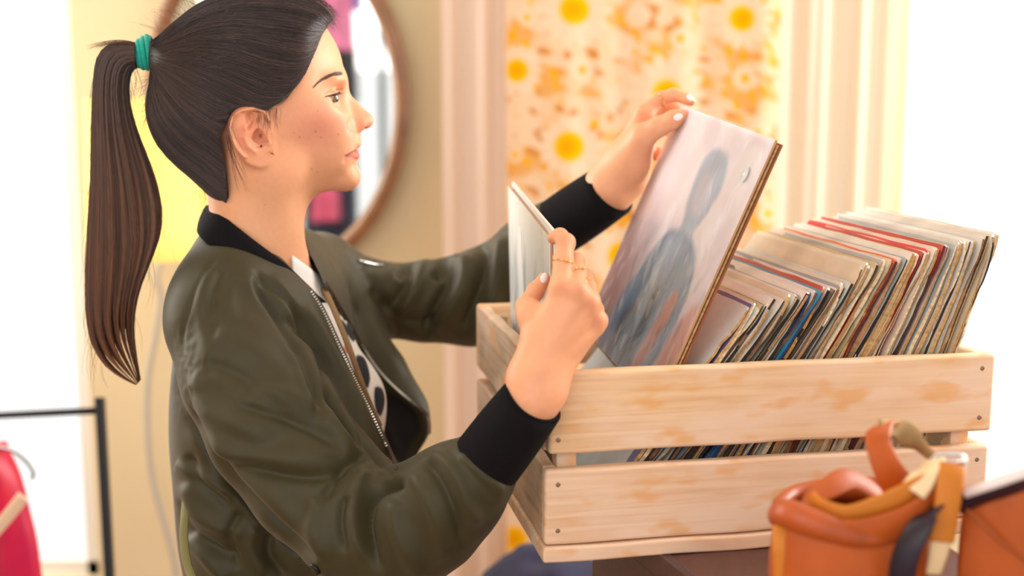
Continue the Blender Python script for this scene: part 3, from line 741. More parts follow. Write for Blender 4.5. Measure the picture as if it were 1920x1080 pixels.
# arrow shaped stud
poly = [(512, 284.5), (505.5, 286), (510.5, 291), (503, 286.5), (504, 284), (510, 281)]
poly = [(504, 284), (511, 280), (509.5, 285.5), (515, 291), (508, 288.5)]
A = [h+(O*0)+Fv*((x-506)/1600)+Zv*(-(y-283)/1600) for x, y in poly]; c = sum(A)/5
f = [A[i]-Lv*.0002 for i in range(5)]+[c-Lv*.0022]+[A[i]+Lv*.0012 for i in range(5)]
mb.add(f, [(i, (i+1) % 5, 5) for i in range(5)]+[((i+1) % 5, i, 6+i, 6+(i+1) % 5) for i in range(5)]+[(10, 9, 8, 7, 6)])
mb.build('earring', m_gold, person, smooth=False)['label'] = 'small gold arrow stud'
h, n = hit(tree, 489.5, 274.5, .0008)
if h is not None:
    mb = MB(); a0 = np.linspace(0, 2*np.pi, 9); mb.tube([h-n*.001, h+n*.0012], .0013, 10); mb.build('ear_stud', mat('dark_metal', (90, 80, 80), rough=.3, metal=1), person)
# ------------------------------------------------------------------ jacket
m_olive = mat('olive_satin', rough=.56, attr='Col', noise=.10, nscale=40, bump=.06, bscale=1400, spec=.36, sheen=.08)
m_knit = mat('black_rib_knit', (17, 15, 18), rough=.95, bump=.25, bscale=500, spec=.2)
zipn = crom([(588, 546), (612, 585), (640, 648), (668, 706), (700, 772), (730, 838), (764, 912)], 6)
zipf = crom([(603, 532), (622, 562), (655, 618), (692, 680), (730, 724), (765, 755), (792, 778), (799, 800), (797, 830)], 6)
cutpoly = np.array([(545, 420), (575, 470), (600, 520)]+zipf.tolist()+[(815, 905), (800, 960), (775, 940)]+zipn[::-1].tolist()+[(560, 520), (520, 470), (490, 420)])
def cutd(p):
    px, py = proj(p); d = polydist(px, py, cutpoly)/1500
    return smax(d, p[:, 1]-1.685, .02)
def jf(p):
    d = jsolid(p); m = d < .09
    if m.any():
        q = p[m]; c = cutd(q); d[m] = smax(d[m], -c, .004)
    s = smin(polych(p, nearS), polych(p, farS), .01)
    d = smin(d, s, .022)
    return smax(d, (CZ-.86)-p[:, 2], .01)
jv = sdfmesh(jf, np.array([-.50, 1.20, CZ-.88]), np.array([.10, 1.95, CZ-.11]), .0030)
JV, JF = jv; JV = smooth(JV, JF, 2, .5)
print('T jacket', time.time()-T0, len(JV))
def fold_disp(V, Nn):
    px, py = proj(V); depth = V[:, 1]; d = np.zeros(len(V)); facing = np.clip(-(Nn*((V-CAM)/np.linalg.norm(V-CAM, axis=1)[:, None])).sum(1)*1.6, 0, 1)
    near = depth < 1.62
    jb = near & ~((px > 640) & (depth > 1.50) & (py > 560) & (px > np.interp(py, zipn[:, 1], zipn[:, 0])+4))
    def st(pts, amp, wid, who=near, sharp=0, taper=(.15, .25)):
        nonlocal d
        pl = crom(pts, 5); lo = pl.min(0)-4*wid; hi = pl.max(0)+4*wid
        m = who & (px > lo[0]) & (px < hi[0]) & (py > lo[1]) & (py < hi[1])
        if not m.any(): return
        x, t, s = linedist(px[m], py[m], pl); k = ss(t, -.001, taper[0])*ss(1-t, -.001, taper[1])
        x = x*np.where(s > 0, 1, 1+sharp) if sharp >= 0 else x*np.where(s < 0, 1, 1-sharp)
        g_, wf = (.0019, .9) if amp < 0 else (.0016, 1.1)
        d[m] += amp*g_*np.exp(-(x/(wid*wf))**2)*k*facing[m]
    for a in FOLDS: st(*a)
    for a in FOLDS_FAR: st(*a, who=(~near) & (px > 560))
    # crinkles along the armhole seam
    ah = crom([(408, 478), (378, 520), (352, 590), (340, 660), (350, 730), (372, 800)], 6)
    x, t, s = linedist(px, py, ah); d -= .0022*np.exp(-(x/4)**2)*near*facing*ss(t, .0, .1)
    cr = np.exp(-(x/34)**2)*near*ss(t, .35, .6)*ss(1-t, 0, .1); d += .0009*cr*wn(V, 330, 3)*facing
    d += .0020*wn(V, 26, 5)+.0009*wn(V, 60, 8)*facing
    return d
FOLDS = [
    # deep hollows and ridges that run from the shoulder down the front panel
    ([(470, 520), (520, 590), (560, 660), (590, 740), (600, 800)], -9, 12, ),
    ([(500, 515), (555, 590), (605, 680), (650, 780), (690, 860)], 6, 12),
    ([(540, 560), (590, 640), (640, 740), (690, 830), (730, 890)], -6.5, 9),
    ([(440, 500), (500, 570), (545, 640), (575, 720), (585, 780)], 4.0, 13),
    ([(560, 570), (610, 650), (660, 760), (715, 860)], 2.5, 7),
    ([(556, 572), (600, 645), (650, 745), (700, 845), (742, 900)], -4.5, 6), ([(572, 566), (612, 635), (660, 730), (712, 835)], 3.5, 7),
    ([(470, 505), (530, 560), (575, 620), (620, 700), (668, 800)], -4.5, 7),
    # sleeve front edge, folds that fan from the elbow bend
    ([(560, 640), (583, 700), (598, 765), (635, 825), (665, 850)], 5.5, 15),
    ([(530, 585), (580, 640), (607, 700), (623, 760), (655, 815), (695, 852)], -9, 7.5),
    ([(640, 850), (560, 860), (470, 855), (400, 835), (350, 800)], 4.5, 18),
    ([(660, 880), (580, 895), (480, 880), (395, 850)], -4.0, 13),
    ([(470, 730), (540, 745), (600, 775), (640, 815), (680, 850)], 4.0, 16),
    ([(440, 760), (530, 785), (600, 815), (650, 850)], -3.6, 12),
    ([(690, 852), (650, 875), (622, 910), (600, 950)], -4.0, 10),
    ([(760, 905), (715, 915), (690, 950), (690, 1010), (720, 1080)], -9.0, 11),
    ([(745, 935), (740, 980), (770, 1050), (790, 1090)], 5.0, 16),
    ([(690, 880), (668, 930), (665, 990), (690, 1060)], 6.0, 15),
    ([(650, 930), (640, 980), (650, 1040)], -4, 10),
    ([(600, 930), (590, 990), (610, 1060)], 3.5, 14),
    ([(800, 838), (850, 880), (880, 950), (900, 990)], 4.0, 12),
    ([(790, 860), (830, 910), (855, 970), (870, 1030)], -4.2, 10),
    ([(770, 880), (805, 940), (825, 1000), (830, 1060)], 3.5, 12),
    ([(835, 842), (890, 890), (930, 940)], -.8, 7),
    ([(860, 850), (910, 895), (950, 925)], 2.5, 8),
    # upper arm, broad drapes
    ([(350, 760), (420, 880), (500, 970), (600, 1060)], -10, 12),
    ([(365, 740), (430, 850), (510, 940), (620, 1040)], 4, 20),
    ([(400, 620), (450, 640), (520, 690), (570, 740)], 3.0, 20),
    ([(380, 680), (440, 700), (500, 745), (560, 800)], -2.6, 16),
    ([(350, 700), (390, 760), (450, 800), (520, 830)], 2.6, 15),
    ([(395, 500), (380, 560), (382, 620), (400, 700)], 2.4, 13),
    ([(420, 500), (400, 545), (398, 590)], -2.4, 9),
    ([(450, 520), (430, 560), (440, 610)], 2.0, 10),
    # lower body under the arm
    ([(345, 900), (370, 960), (420, 990), (470, 1000)], 6, 14),
    ([(335, 930), (350, 990), (400, 1030), (450, 1050)], -6, 11),
    ([(352, 850), (380, 910), (440, 960)], -4.5, 10),
    ([(350, 1000), (400, 1060), (430, 1090)], 5, 12),
    ([(330, 870), (350, 880), (400, 905), (440, 935)], 4, 10),
    ([(480, 985), (470, 1030), (500, 1080)], 4, 12),
    ([(510, 1000), (505, 1040), (540, 1085)], -4, 10),
    ([(450, 960), (430, 1010), (450, 1070)], -4, 9),
    ([(560, 1050), (590, 1060), (620, 1085)], 3, 8),
]
FOLDS_FAR = [
    ([(800, 470), (790, 520), (760, 570), (735, 610)], 6, 13), ([(770, 482), (765, 530), (735, 580)], -5, 10),
    ([(745, 490), (735, 530), (705, 570)], 3, 10),
    ([(870, 470), (872, 520), (850, 570), (820, 630)], 7, 14), ([(835, 472), (835, 530), (810, 590), (790, 640)], -7, 11),
    ([(905, 450), (905, 520), (885, 580), (860, 630)], -6, 11), ([(940, 440), (935, 520), (915, 590)], 6, 13),
    ([(640, 470), (690, 520), (735, 600), (770, 690)], -3.0, 14), ([(600, 470), (660, 540), (710, 620), (755, 710)], 2.5, 18),
    ([(690, 540), (760, 600), (830, 610)], -4, 14), ([(680, 500), (720, 520), (790, 520)], 2.5, 12),
    ([(575, 450), (610, 500), (650, 560)], -2, 10), ([(622, 560), (660, 570), (668, 600)], -1.5, 4),
    ([(742, 470), (752, 500), (745, 530)], -6, 9), ([(815, 455), (822, 490), (815, 530)], -8, 10), ([(790, 460), (796, 490)], 5, 10), ([(855, 455), (850, 490)], 5, 9), ([(895, 430), (900, 470)], -6, 10),
]
JN = vnormals(JV, JF); dd = fold_disp(JV, JN); JV = JV+JN*dd[:, None]; JV = smooth(JV, JF, 1, .5)
px, py = proj(JV); inner = (jsolid(JV-JN*.0) < -.010) & (cutd(JV) > -.02) & (np.minimum(polych(JV, nearS), polych(JV, farS)) > -.004)
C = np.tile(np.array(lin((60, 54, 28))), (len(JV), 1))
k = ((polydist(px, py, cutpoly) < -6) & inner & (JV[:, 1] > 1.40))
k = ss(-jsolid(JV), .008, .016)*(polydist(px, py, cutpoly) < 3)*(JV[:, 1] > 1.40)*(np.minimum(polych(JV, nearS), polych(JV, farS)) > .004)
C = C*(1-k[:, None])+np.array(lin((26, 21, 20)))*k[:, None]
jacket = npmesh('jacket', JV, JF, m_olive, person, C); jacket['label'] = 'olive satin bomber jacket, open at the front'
jt = BVHTree.FromPolygons([Vector(v) for v in JV], [tuple(int(i) for i in f) for f in JF])
# zippers
m_zip = mat('zipper_metal', (190, 180, 160), rough=.3, metal=1); m_tape = mat('zipper_tape', (70, 52, 40), rough=.8)
def zipper(line, off, ylim, nm):
    pts = []
    for x, y in line:
        h, n = hit(jt, x+off[0], y+off[1], .0010)
        if h is not None and ylim[0] < h[1] < ylim[1]: pts.append(h)
    pts = np.array(pts)
    for _ in range(3): pts[1:-1] = (pts[:-2]+pts[2:]+2*pts[1:-1])/4
    z = MB().tube(pts, .0022, 8).build(nm, m_tape, jacket)
    L_ = np.r_[0, np.cumsum(np.linalg.norm(np.diff(pts, axis=0), axis=1))]; mb = MB(); s = np.arange(0, L_[-1], .0034)
    for v in s:
        c = np.array([np.interp(v, L_, pts[:, i]) for i in range(3)]); c2 = np.array([np.interp(v+.001, L_, pts[:, i]) for i in range(3)])
        t = (c2-c)/(np.linalg.norm(c2-c)+1e-9); n = (CAM-c)/np.linalg.norm(CAM-c); b = np.cross(t, n); n = np.cross(b, t)
        mb.box(c+b*.0006+n*.0017, (.0009, .0014, .0010), (t, b, n))
    mb.build('zipper_teeth', m_zip, z, smooth=False); return pts
zipper(zipn, (-4, 1.5), (1.30, 1.66), 'zipper'); zipper(zipf[:-2], (5, -4), (1.5, 1.85), 'zipper')
# collar: knitted band round the neck
cen = [(602, 560, 1.555), (585, 553, 1.535), (560, 540, 1.52), (520, 513, 1.505), (470, 480, 1.495), (425, 448, 1.505), (396, 424, 1.53), (384, 410, 1.57), (388, 402, 1.61), (420, 405, 1.645), (480, 415, 1.665), (545, 435, 1.675), (580, 470, 1.672), (600, 510, 1.665), (606, 545, 1.655)]
nx = [(2, -6), (8, -12), (13, -17), (17, -21), (17, -22), (14, -24), (8, -26), (2, -24), (-1, -20), (-2, -16), (-6, -14), (-9, -11), (-9, -8), (-9, -3), (-5, 0)]
ca = crom([P(*q) for q in cen], 6); na = crom([[a, b] for a, b in nx], 6)
q0, q1 = proj(ca); A = np.zeros((len(ca), 10, 3))
for i in range(len(ca)):
    up = P(q0[i]+na[i][0], q1[i]+na[i][1], ca[i][1])-ca[i]; T_ = ca[min(i+1, len(ca)-1)]-ca[max(i-1, 0)]; n = np.cross(T_, up); n /= np.linalg.norm(n)
    c0 = ca[i]; prof = [(-1, 0), (-.9, .0035), (-.5, .0050), (0, .0054), (.6, .0048), (.93, .003), (1.0, 0), (.93, -.002), (0, -.003), (-.9, -.002)]
    lean = (c0-np.array([*P(480, 440, 1.57)[:2], c0[2]])); lean[2] = 0; lean /= np.linalg.norm(lean)
    s_ = 1 if n.dot(lean) > 0 else -1
    for j, (a, b) in enumerate(prof): A[i, j] = c0+up*a*.95+n*s_*b-lean*.006*a
MB().grid(A, closed_v=True, cap=True).build('collar', m_knit, jacket)['label'] = 'black ribbed knit collar'
def cuff(a, b, r0, r1, nm='cuff', flat=1.0):
    k = np.linspace(0, 1, 9); ax = (b-a)/np.linalg.norm(b-a); pts = [a+(b-a)*t for t in k]; rs = list(r0+(r1-r0)*k+.0012*np.sin(k*np.pi))
    pts += [b+ax*.0012, b-ax*.001, b-ax*.03]; rs += [r1-.0022, r1-.0048, r1-.0055]
    return MB().tube(pts, rs, 64, up=(0, 0, 1), cap=False, flat=flat).build(nm, m_knit, jacket)
cuff(P(897, 886, 1.297), P(999, 752, 1.257), .0375, .0330)['label'] = 'black ribbed knit cuff of the nearer sleeve'
cuff(P(1040, 430, 1.735), P(1148, 356, 1.668), .0400, .0365)['label'] = 'black ribbed knit cuff of the farther sleeve'
# snap button and shoulder pocket zip
h, n = hit(jt, 592, 1066, .0005)
if h is not None: MB().tube([h, h+n*.002, h+n*.003], [.0075, .007, .004], 20).build('snap_button', mat('dark_snap', (50, 46, 40), rough=.35, metal=.7), jacket)
pts = [hit(jt, x, y, .0012)[0] for x, y in [(672, 489), (685, 494), (700, 497), (716, 499)]]
pts = [q for q in pts if q is not None]
if len(pts) > 1: MB().tube(pts, [.0022, .003, .002, .003][:len(pts)], 8).build('pocket_zipper', mat('chrome', (215, 215, 220), rough=.15, metal=1), jacket)
# ------------------------------------------------------------------ shirt
m_shirt = mat('shirt_cotton', rough=.85, attr='Col', bump=.1, bscale=700)
def shf(p):
    d = chain(p, [P(508, 545, 1.61), P(545, 620, 1.61), P(618, 760, 1.61), P(628, 860, 1.61)], [.048, .063, .066, .06], .03)
    nk = smin(smin(neck(p), torso(p), .04)-.0035, 9, .001)
    px, py = proj(p); e = ((545-px)*(-.55)+(478-py)*(.83))/1500
    a, b = HL(548, 478), HL(596, 512)
    pl = ((py-478)-(px-548)*.72)/1500*.8
    d2 = smax(nk, -pl, .003)
    d2 = smax(d2, (546-px)/1500, .003)
    return smin(d, d2, .012)
sv = sdfmesh(shf, P(480, 870, 1.50)-np.array([.0, .05, .02]), np.array([-.12, 1.72, CZ-.16]), .0025)
sx_, sy_ = proj(sv[0]); C = np.tile(np.array(lin((244, 240, 238))), (len(sv[0]), 1))
for sp in ([(634, 552), (650, 566), (650, 600), (640, 590)], [(655, 580), (672, 600), (664, 640), (650, 620)], [(612, 548), (622, 560), (620, 575)], [(668, 668), (684, 672), (694, 706), (688, 730), (674, 726), (666, 700)], [(702, 728), (716, 728), (722, 752), (714, 780), (704, 766)],
           [(636, 600), (650, 610), (652, 650), (644, 640)], [(680, 760), (700, 780), (704, 800), (690, 800)]):
    dq = polydist(sx_, sy_, crom(sp, 4, True)); k = ss(-dq, -1, 1)[:, None]; C = C*(1-k)+np.array(lin((36, 40, 52)))*k
dq = np.hypot((sx_-652)/9, (sy_-652)/14); k = ss(1-dq, 0, .4)[:, None]; C = C*(1-k)+np.array(lin((226, 120, 110)))*k
npmesh('shirt', smooth(sv[0], sv[1], 1), sv[1], m_shirt, person, C)['label'] = 'white cotton top with dark blotches'
# necklace
m_chain = mat('fine_gold', (235, 190, 110), rough=.25, metal=1)
pts = [hit(tree, x, y, .0006)[0] for x, y in [(505, 500), (520, 514), (535, 524), (545, 527), (552, 524), (557, 515)]]
pts = np.array([q for q in pts if q is not None])
if len(pts) > 2: MB().tube(crom(pts, 4), .0006, 6).build('necklace', m_chain, person)['label'] = 'fine gold chain necklace'
# rings
def ring(tr, x, y, dx, dy, R, nm='ring', gems=()):
    h, n = hit(tr, x, y)
    if h is None: return
    t = P(x+dx, y+dy, h[1])-P(x, y, h[1]); t -= n*t.dot(n); t /= np.linalg.norm(t); b = np.cross(n, t); c = h-n*R
    th = np.linspace(0, 2*np.pi, 33); pts = c+(R+.0006)*(np.cos(th)[:, None]*n+np.sin(th)[:, None]*b)
    mb = MB().tube(pts, .00085, 8, cap=False)
    for g in gems:
        q = c+(R+.0022)*(math.cos(g)*n+math.sin(g)*b); mb.tube([q-n*.0015, q, q+n*.001], [.0012, .0017, .0008], 8)
    mb.build(nm, m_gold, person)['label'] = 'thin gold ring set with small stones'
ring(tn, 1052, 487, 1, -10, .0097, gems=(-.7, -.45)); ring(tn, 1083, 504, -1, -10, .0092, gems=(.2, -.6)); ring(tn, 1100, 525, -2, -10, .0086, gems=(-.1,))
ring(tf_, 1240, 184, 10, -4, .0100, gems=(0, .4))
# trousers and shoes, below the picture
def trf(p):
    a, b = np.array([-.29, 1.50, .66]), np.array([-.27, 1.70, .66])
    d = ell(p, np.array([-.285, 1.60, .68]), (.10, .155, .13))
    for q in (a, b): d = smin(d, chain(p, [q, q+np.array([.02, 0, -.24]), q+np.array([-.0, .0, -.60])], [.082, .058, .042], .03), .03)
    return smax(d, .055-p[:, 2], .004)
tv = sdfmesh(trf, np.array([-.45, 1.38, .03]), np.array([-.12, 1.84, .84]), .010)
npmesh('trousers', tv[0], tv[1], mat('dark_denim', (38, 42, 60), rough=.9, noise=.2, nscale=200), person)
for y in (1.50, 1.70):
    f = lambda p: smax(ell(p, np.array([-.25, y, .03]), (.13, .045, .065)), -p[:, 2]+.001, .004)
    v = sdfmesh(f, np.array([-.42, y-.08, -.01]), np.array([-.08, y+.08, .12]), .006); npmesh('shoe', v[0], v[1], mat('black_shoe', (25, 24, 24), rough=.5), person)
# ------------------------------------------------------------------ shoulder bag (only its strap shows)
bag = empty('shoulder_bag', P(430, 1420, 1.40), 'narrow tan shoulder strap crossing the white top under the open jacket', 'bag')
m_strap = mat('tan_strap', (150, 116, 74), rough=.6, noise=.1, nscale=80)
pts = crom([P(606, 540, 1.575), P(617, 560, 1.55), P(634, 600, 1.535), P(652, 645, 1.53), P(668, 690, 1.53), P(688, 745, 1.53), P(712, 800, 1.53)], 5)
MB().ribbon(pts, (1, .35, .1), .0027, .0016).build('strap', m_strap, bag)
pts = crom([P(350, 930, 1.50), P(346, 975, 1.475), P(345, 1010, 1.46), P(352, 1060, 1.44), P(380, 1150, 1.41), P(410, 1400, 1.40)], 5)
MB().ribbon(pts, (1, .0, .1), .0042, .0018).build('strap', mat('olive_strap', (124, 116, 66), rough=.6), bag)
c = P(430, 1440, 1.40)
bm_ = MB(); bm_.box(c, (.11, .035, .075)); bm_.build('bag_body', m_strap, bag, bevel=.015, seg=4)
# ================================================================== CRATE
rot = math.radians(11); U = np.array([math.cos(rot), math.sin(rot), 0]); Vv = np.array([-math.sin(rot), math.cos(rot), 0])
CA = P(1021, 1056, 1.28); CL, CD, CH = .505, .435, .204; zb = CA[2]
def cr(u, v, z): return CA+U*u+Vv*v+Zv*z
def uvz(px, py, v):
    """point of the pixel ray on the plane at depth v inside the crate, in crate coordinates"""
    d = ray(px, py); t = (v-(CAM-CA).dot(Vv))/d.dot(Vv); q = CAM+d*t-CA; return q.dot(U), q[2]
print('crate base z', zb, 'right end px', proj(cr(CL, 0, CH)), 'back left', proj(cr(0, CD, CH)), proj(cr(0, 0, CH)), 'slot', [uvz(1020, y, 0) for y in (1022, 875, 848)])
def wood(name, c1, c2, ax):
    if name in MATS: return MATS[name]
    m = mat(name, c1, rough=.62, bump=.25, bscale=14, bstretch=(1, 1, 1)); nt = m.node_tree; N = nt.nodes; K = nt.links; b = N['Principled BSDF']
    tc = N.new('ShaderNodeTexCoord'); mp = N.new('ShaderNodeMapping'); K.new(tc.outputs['Object'], mp.inputs[0])
    sc_ = {0: (2.2, 60, 60), 1: (60, 2.2, 60), 2: (60, 60, 2.2)}[ax]; mp.inputs['Scale'].default_value = sc_
    n1 = N.new('ShaderNodeTexNoise'); n1.inputs['Scale'].default_value = 2.2; n1.inputs['Detail'].default_value = 7; n1.inputs['Distortion'].default_value = .6; K.new(mp.outputs[0], n1.inputs['Vector'])
    cr_ = N.new('ShaderNodeValToRGB'); e = cr_.color_ramp.elements; e[0].position = .33; e[0].color = lin(c2)+(1,); e[1].position = .62; e[1].color = lin(c1)+(1,); K.new(n1.outputs[0], cr_.inputs[0])
    # worn white wash and bare orange patches
    m2 = N.new('ShaderNodeMapping'); m2.inputs['Scale'].default_value = {0: (5, 13, 13), 1: (13, 5, 13), 2: (13, 13, 5)}[ax]; K.new(tc.outputs['Object'], m2.inputs[0])
    n2 = N.new('ShaderNodeTexNoise'); n2.inputs['Scale'].default_value = 1.3; n2.inputs['Detail'].default_value = 3; K.new(m2.outputs[0], n2.inputs['Vector'])
    r2 = N.new('ShaderNodeMapRange'); r2.inputs[1].default_value = .40; r2.inputs[2].default_value = .62; r2.inputs[4].default_value = .8; K.new(n2.outputs[0], r2.inputs[0])
    mx = N.new('ShaderNodeMix'); mx.data_type = 'RGBA'; K.new(r2.outputs[0], mx.inputs[0]); K.new(cr_.outputs[0], mx.inputs[6]); mx.inputs[7].default_value = lin((244, 216, 194))+(1,)
    n3 = N.new('ShaderNodeTexNoise'); n3.inputs['Scale'].default_value = 3.4; n3.inputs['Detail'].default_value = 2; K.new(m2.outputs[0], n3.inputs['Vector'])
    r3 = N.new('ShaderNodeMapRange'); r3.inputs[1].default_value = .55; r3.inputs[2].default_value = .66; r3.inputs[4].default_value = .65; K.new(n3.outputs[0], r3.inputs[0])
    mx2 = N.new('ShaderNodeMix'); mx2.data_type = 'RGBA'; K.new(r3.outputs[0], mx2.inputs[0]); K.new(mx.outputs[2], mx2.inputs[6]); mx2.inputs[7].default_value = lin((232, 172, 104))+(1,)
    K.new(mx2.outputs[2], b.inputs['Base Color'])
    bp = [n for n in N if n.type == 'BUMP'][0]; K.new(n1.outputs[0], bp.inputs['Height']); bp.inputs['Distance'].default_value = .0012
    return m
w_x = wood('pine_wood', (240, 204, 162), (224, 180, 134), 0); w_p = wood('pine_wood_end', (206, 176, 142), (176, 142, 108), 0); w_low = wood('pine_wood_pale', (240, 206, 174), (226, 184, 150), 0)
crate = empty('wooden_crate', cr(CL/2, CD/2, 0), 'pale whitewashed pine crate packed with records, on the brown chest', 'crate', rz=rot)
m_screw = mat('screw', (150, 122, 108), rough=.4, metal=.7)
def ubox(nm, u0, u1, v0, v1, z0, z1, m, bev=.004, wob=0):
    c = np.array([(u0+u1)/2, (v0+v1)/2, (z0+z1)/2]); h = np.array([(u1-u0)/2, (v1-v0)/2, (z1-z0)/2])
    o = D.objects.new(nm, None)
    me = D.meshes.new(nm); hx, hy, hz = h
    ax = int(np.argmax(h)); n = 24; vs = []; fs = []
    o1, o2 = [i for i in range(3) if i != ax]
    for i in range(n+1):
        for a, b in ((-1, -1), (1, -1), (1, 1), (-1, 1)):
            q = np.zeros(3); q[ax] = -h[ax]+2*h[ax]*i/n; q[o1] = a*h[o1]+wob*.0005*math.sin(i*1.3+a*2+b); q[o2] = b*h[o2]+wob*.0006*math.sin(i*.9+b*3+a); vs.append(q)
    for i in range(n):
        for k in range(4): fs.append((i*4+k, i*4+(k+1) % 4, i*4+4+(k+1) % 4, i*4+4+k))
    fs.append((3, 2, 1, 0)); fs.append(tuple(n*4+k for k in range(4)))
    me.from_pydata([tuple(v) for v in vs], [], fs); me.update()
    ob = D.objects.new(nm, me); COL.objects.link(ob); me.materials.append(m); me.polygons.foreach_set('use_smooth', [True]*len(me.polygons))
    md = ob.modifiers.new('b', 'BEVEL'); md.width = bev; md.segments = 3; md.limit_method = 'ANGLE'; md.angle_limit = .9
    md = ob.modifiers.new('w', 'WEIGHTED_NORMAL')
    ob.parent = crate; ob.location = (c[0]-CL/2, c[1]-CD/2, c[2])
    return ob
T_ = .016
hb0, hb1 = .0185, .1005; ht0, ht1 = .1165, CH
ubox('base_board', -.002, CL+.002, -.003, CD+.003, 0, .017, w_low, .003, 1)
def slat(nm, u0, u1, v0, v1, z0, z1, m, screws, fv):
    o = ubox(nm, u0, u1, v0, v1, z0, z1, m, .0045, 1)
    for (u, z) in screws:
        s = MB(); c = cr(u, fv, z); nrm = -Vv if fv < CD/2 else Vv
        s.tube([c+nrm*-.002, c+nrm*.0004, c+nrm*.0006], [.0026, .0026, .0018], 16)
        so = s.build('screw', m_screw, None); so.data.materials.clear(); so.data.materials.append(m_screw)
        so.parent = o; M = np.linalg.inv(wmat(o)); 
        for vx in so.data.vertices: q = M[:3, :3]@np.array(vx.co)+M[:3, 3]; vx.co = q
    return o
sz = lambda a, b: [(.014, a+.016), (.014, b-.016), (CL-.014, a+.016), (CL-.014, b-.016)]
slat('front_slat', 0, CL, 0, T_, hb0, hb1, w_low, sz(hb0, hb1), 0.0)
slat('front_slat', .004, CL+.002, 0, T_, ht0, ht1, w_x, sz(ht0, ht1), 0.0)
slat('back_slat', 0, CL, CD-T_, CD, hb0, hb1, w_x, [], CD); slat('back_slat', 0, CL, CD-T_, CD, ht0, ht1, w_x, [], CD)
w_y = wood('pine_wood_side', (204, 176, 148), (176, 146, 118), 1)
for u0, u1 in ((.001, T_), (CL-T_, CL-.001)):
    ubox('end_slat', u0, u1, T_, CD-T_, hb0, hb1, w_y, .003, 1); ubox('end_slat', u0, u1, T_, CD-T_, ht0, ht1-.001, w_y, .003, 1)
for u0 in (T_, CL-T_-.022):
    for v0 in (T_, CD-T_-.022): ubox('corner_post', u0, u0+.022, v0, v0+.022, .017, CH-.012, w_p, .002)
# ================================================================== RECORDS
RS = .314
cov_cols = [(236, 232, 224), (226, 214, 190), (214, 222, 224), (198, 66, 54), (236, 108, 44), (44, 150, 190), (52, 50, 60), (206, 190, 150), (150, 160, 172), (224, 52, 72), (240, 238, 234), (96, 88, 140), (176, 186, 190), (234, 226, 208), (120, 104, 84), (228, 222, 214)]
covm = [mat('cover_'+n, c, rough=.35, noise=.16, nscale=14, coat=.3) for n, c in zip(['white', 'cream', 'pale_blue', 'red', 'orange', 'turquoise', 'charcoal', 'manila', 'grey_blue', 'crimson', 'ivory', 'violet', 'silver', 'bone', 'umber', 'chalk'], cov_cols)]
edgm = [mat('edge_'+n, c, rough=.9, noise=.35, nscale=60, stretch=(1, 1, 4)) for n, c in zip(['tan', 'kraft', 'brown', 'dark', 'cream', 'black', 'maroon', 'navy'],
    [(200, 160, 106), (184, 138, 84), (132, 92, 60), (62, 46, 40), (224, 202, 166), (36, 30, 32), (110, 30, 38), (34, 52, 110)])]
def sleeve_mesh(seed, t, wav, S=RS):
    """a worn card sleeve: local x thickness, y depth (0 = front edge), z height; open wavy front edge"""
    r = np.random.default_rng(seed); ny, nz = 10, 26; V = []; F = []; mi = []
    z = np.linspace(0, S, nz); fy = r.uniform(-.0012, .0012, nz)*wav; fy += .0012*wav*np.sin(z*40+seed); fx = .0009*wav*np.sin(z*r.uniform(15, 40)+r.uniform(0, 6))
    op = t*(.5+.35*np.sin(z*r.uniform(10, 25)+r.uniform(0, 6))*min(wav, 1))
    corner = .004*wav
    ys = np.concatenate([[0], np.linspace(.010, S, ny-1)])
    def sheet(s):
        A = np.zeros((ny, nz, 3))
        for i, y in enumerate(ys):
            k = 1-ss(y, 0, .05); A[i, :, 0] = s*(t*.42*(1-k)+op*k*.9)+fx*k; A[i, :, 1] = y+(fy if i == 0 else 0); A[i, :, 2] = z
            A[i, -1, 2] -= (.5+.5*math.sin(y*50+seed))*.0008*wav
        if corner: A[0, -1, 1] += corner; A[0, -1, 2] -= corner*.4; A[0, -2, 1] += corner*.2
        return A
    a, b = sheet(-1), sheet(1); th = .0005
    vs = [a, b]; base = [0, ny*nz]; V = np.concatenate([x.reshape(-1, 3) for x in vs]); ix = lambda s, i, j: base[s]+i*nz+j
    for i in range(ny-1):
        for j in range(nz-1): F.append((ix(0, i, j), ix(0, i, j+1), ix(0, i+1, j+1), ix(0, i+1, j))); F.append((ix(1, i, j), ix(1, i+1, j), ix(1, i+1, j+1), ix(1, i, j+1))); mi += [0, 0]
    for j in range(nz-1): F.append((ix(0, 0, j), ix(1, 0, j), ix(1, 0, j+1), ix(0, 0, j+1))); F.append((ix(0, ny-1, j), ix(0, ny-1, j+1), ix(1, ny-1, j+1), ix(1, ny-1, j))); mi += [1, 1]
    for i in range(ny-1): F.append((ix(0, i, nz-1), ix(1, i, nz-1), ix(1, i+1, nz-1), ix(0, i+1, nz-1))); F.append((ix(0, i, 0), ix(0, i+1, 0), ix(1, i+1, 0), ix(1, i, 0))); mi += [0, 1]
    me = D.meshes.new('record_sleeve'); me.from_pydata(V.tolist(), [], F); me.materials.append(None); me.materials.append(None)
    me.polygons.foreach_set('material_index', mi); me.update(); return me
var = [sleeve_mesh(k, t, w_) for k, (t, w_) in enumerate([(.0030, 1), (.0028, 1.4), (.0032, .8), (.0022, 1.8), (.0035, 1.2), (.0026, .5), (.0030, 2.0), (.0024, 1.)])]
NR = 84
uA, _ = uvz(1330, 672, T_+.012); uB, _ = uvz(1797, 648, T_+.012)
ul, _ = uvz(1185, 850, T_+.012); ur, _ = uvz(1735, 815, T_+.012)
zr = CH; print('records u', uA, uB, ul, ur)
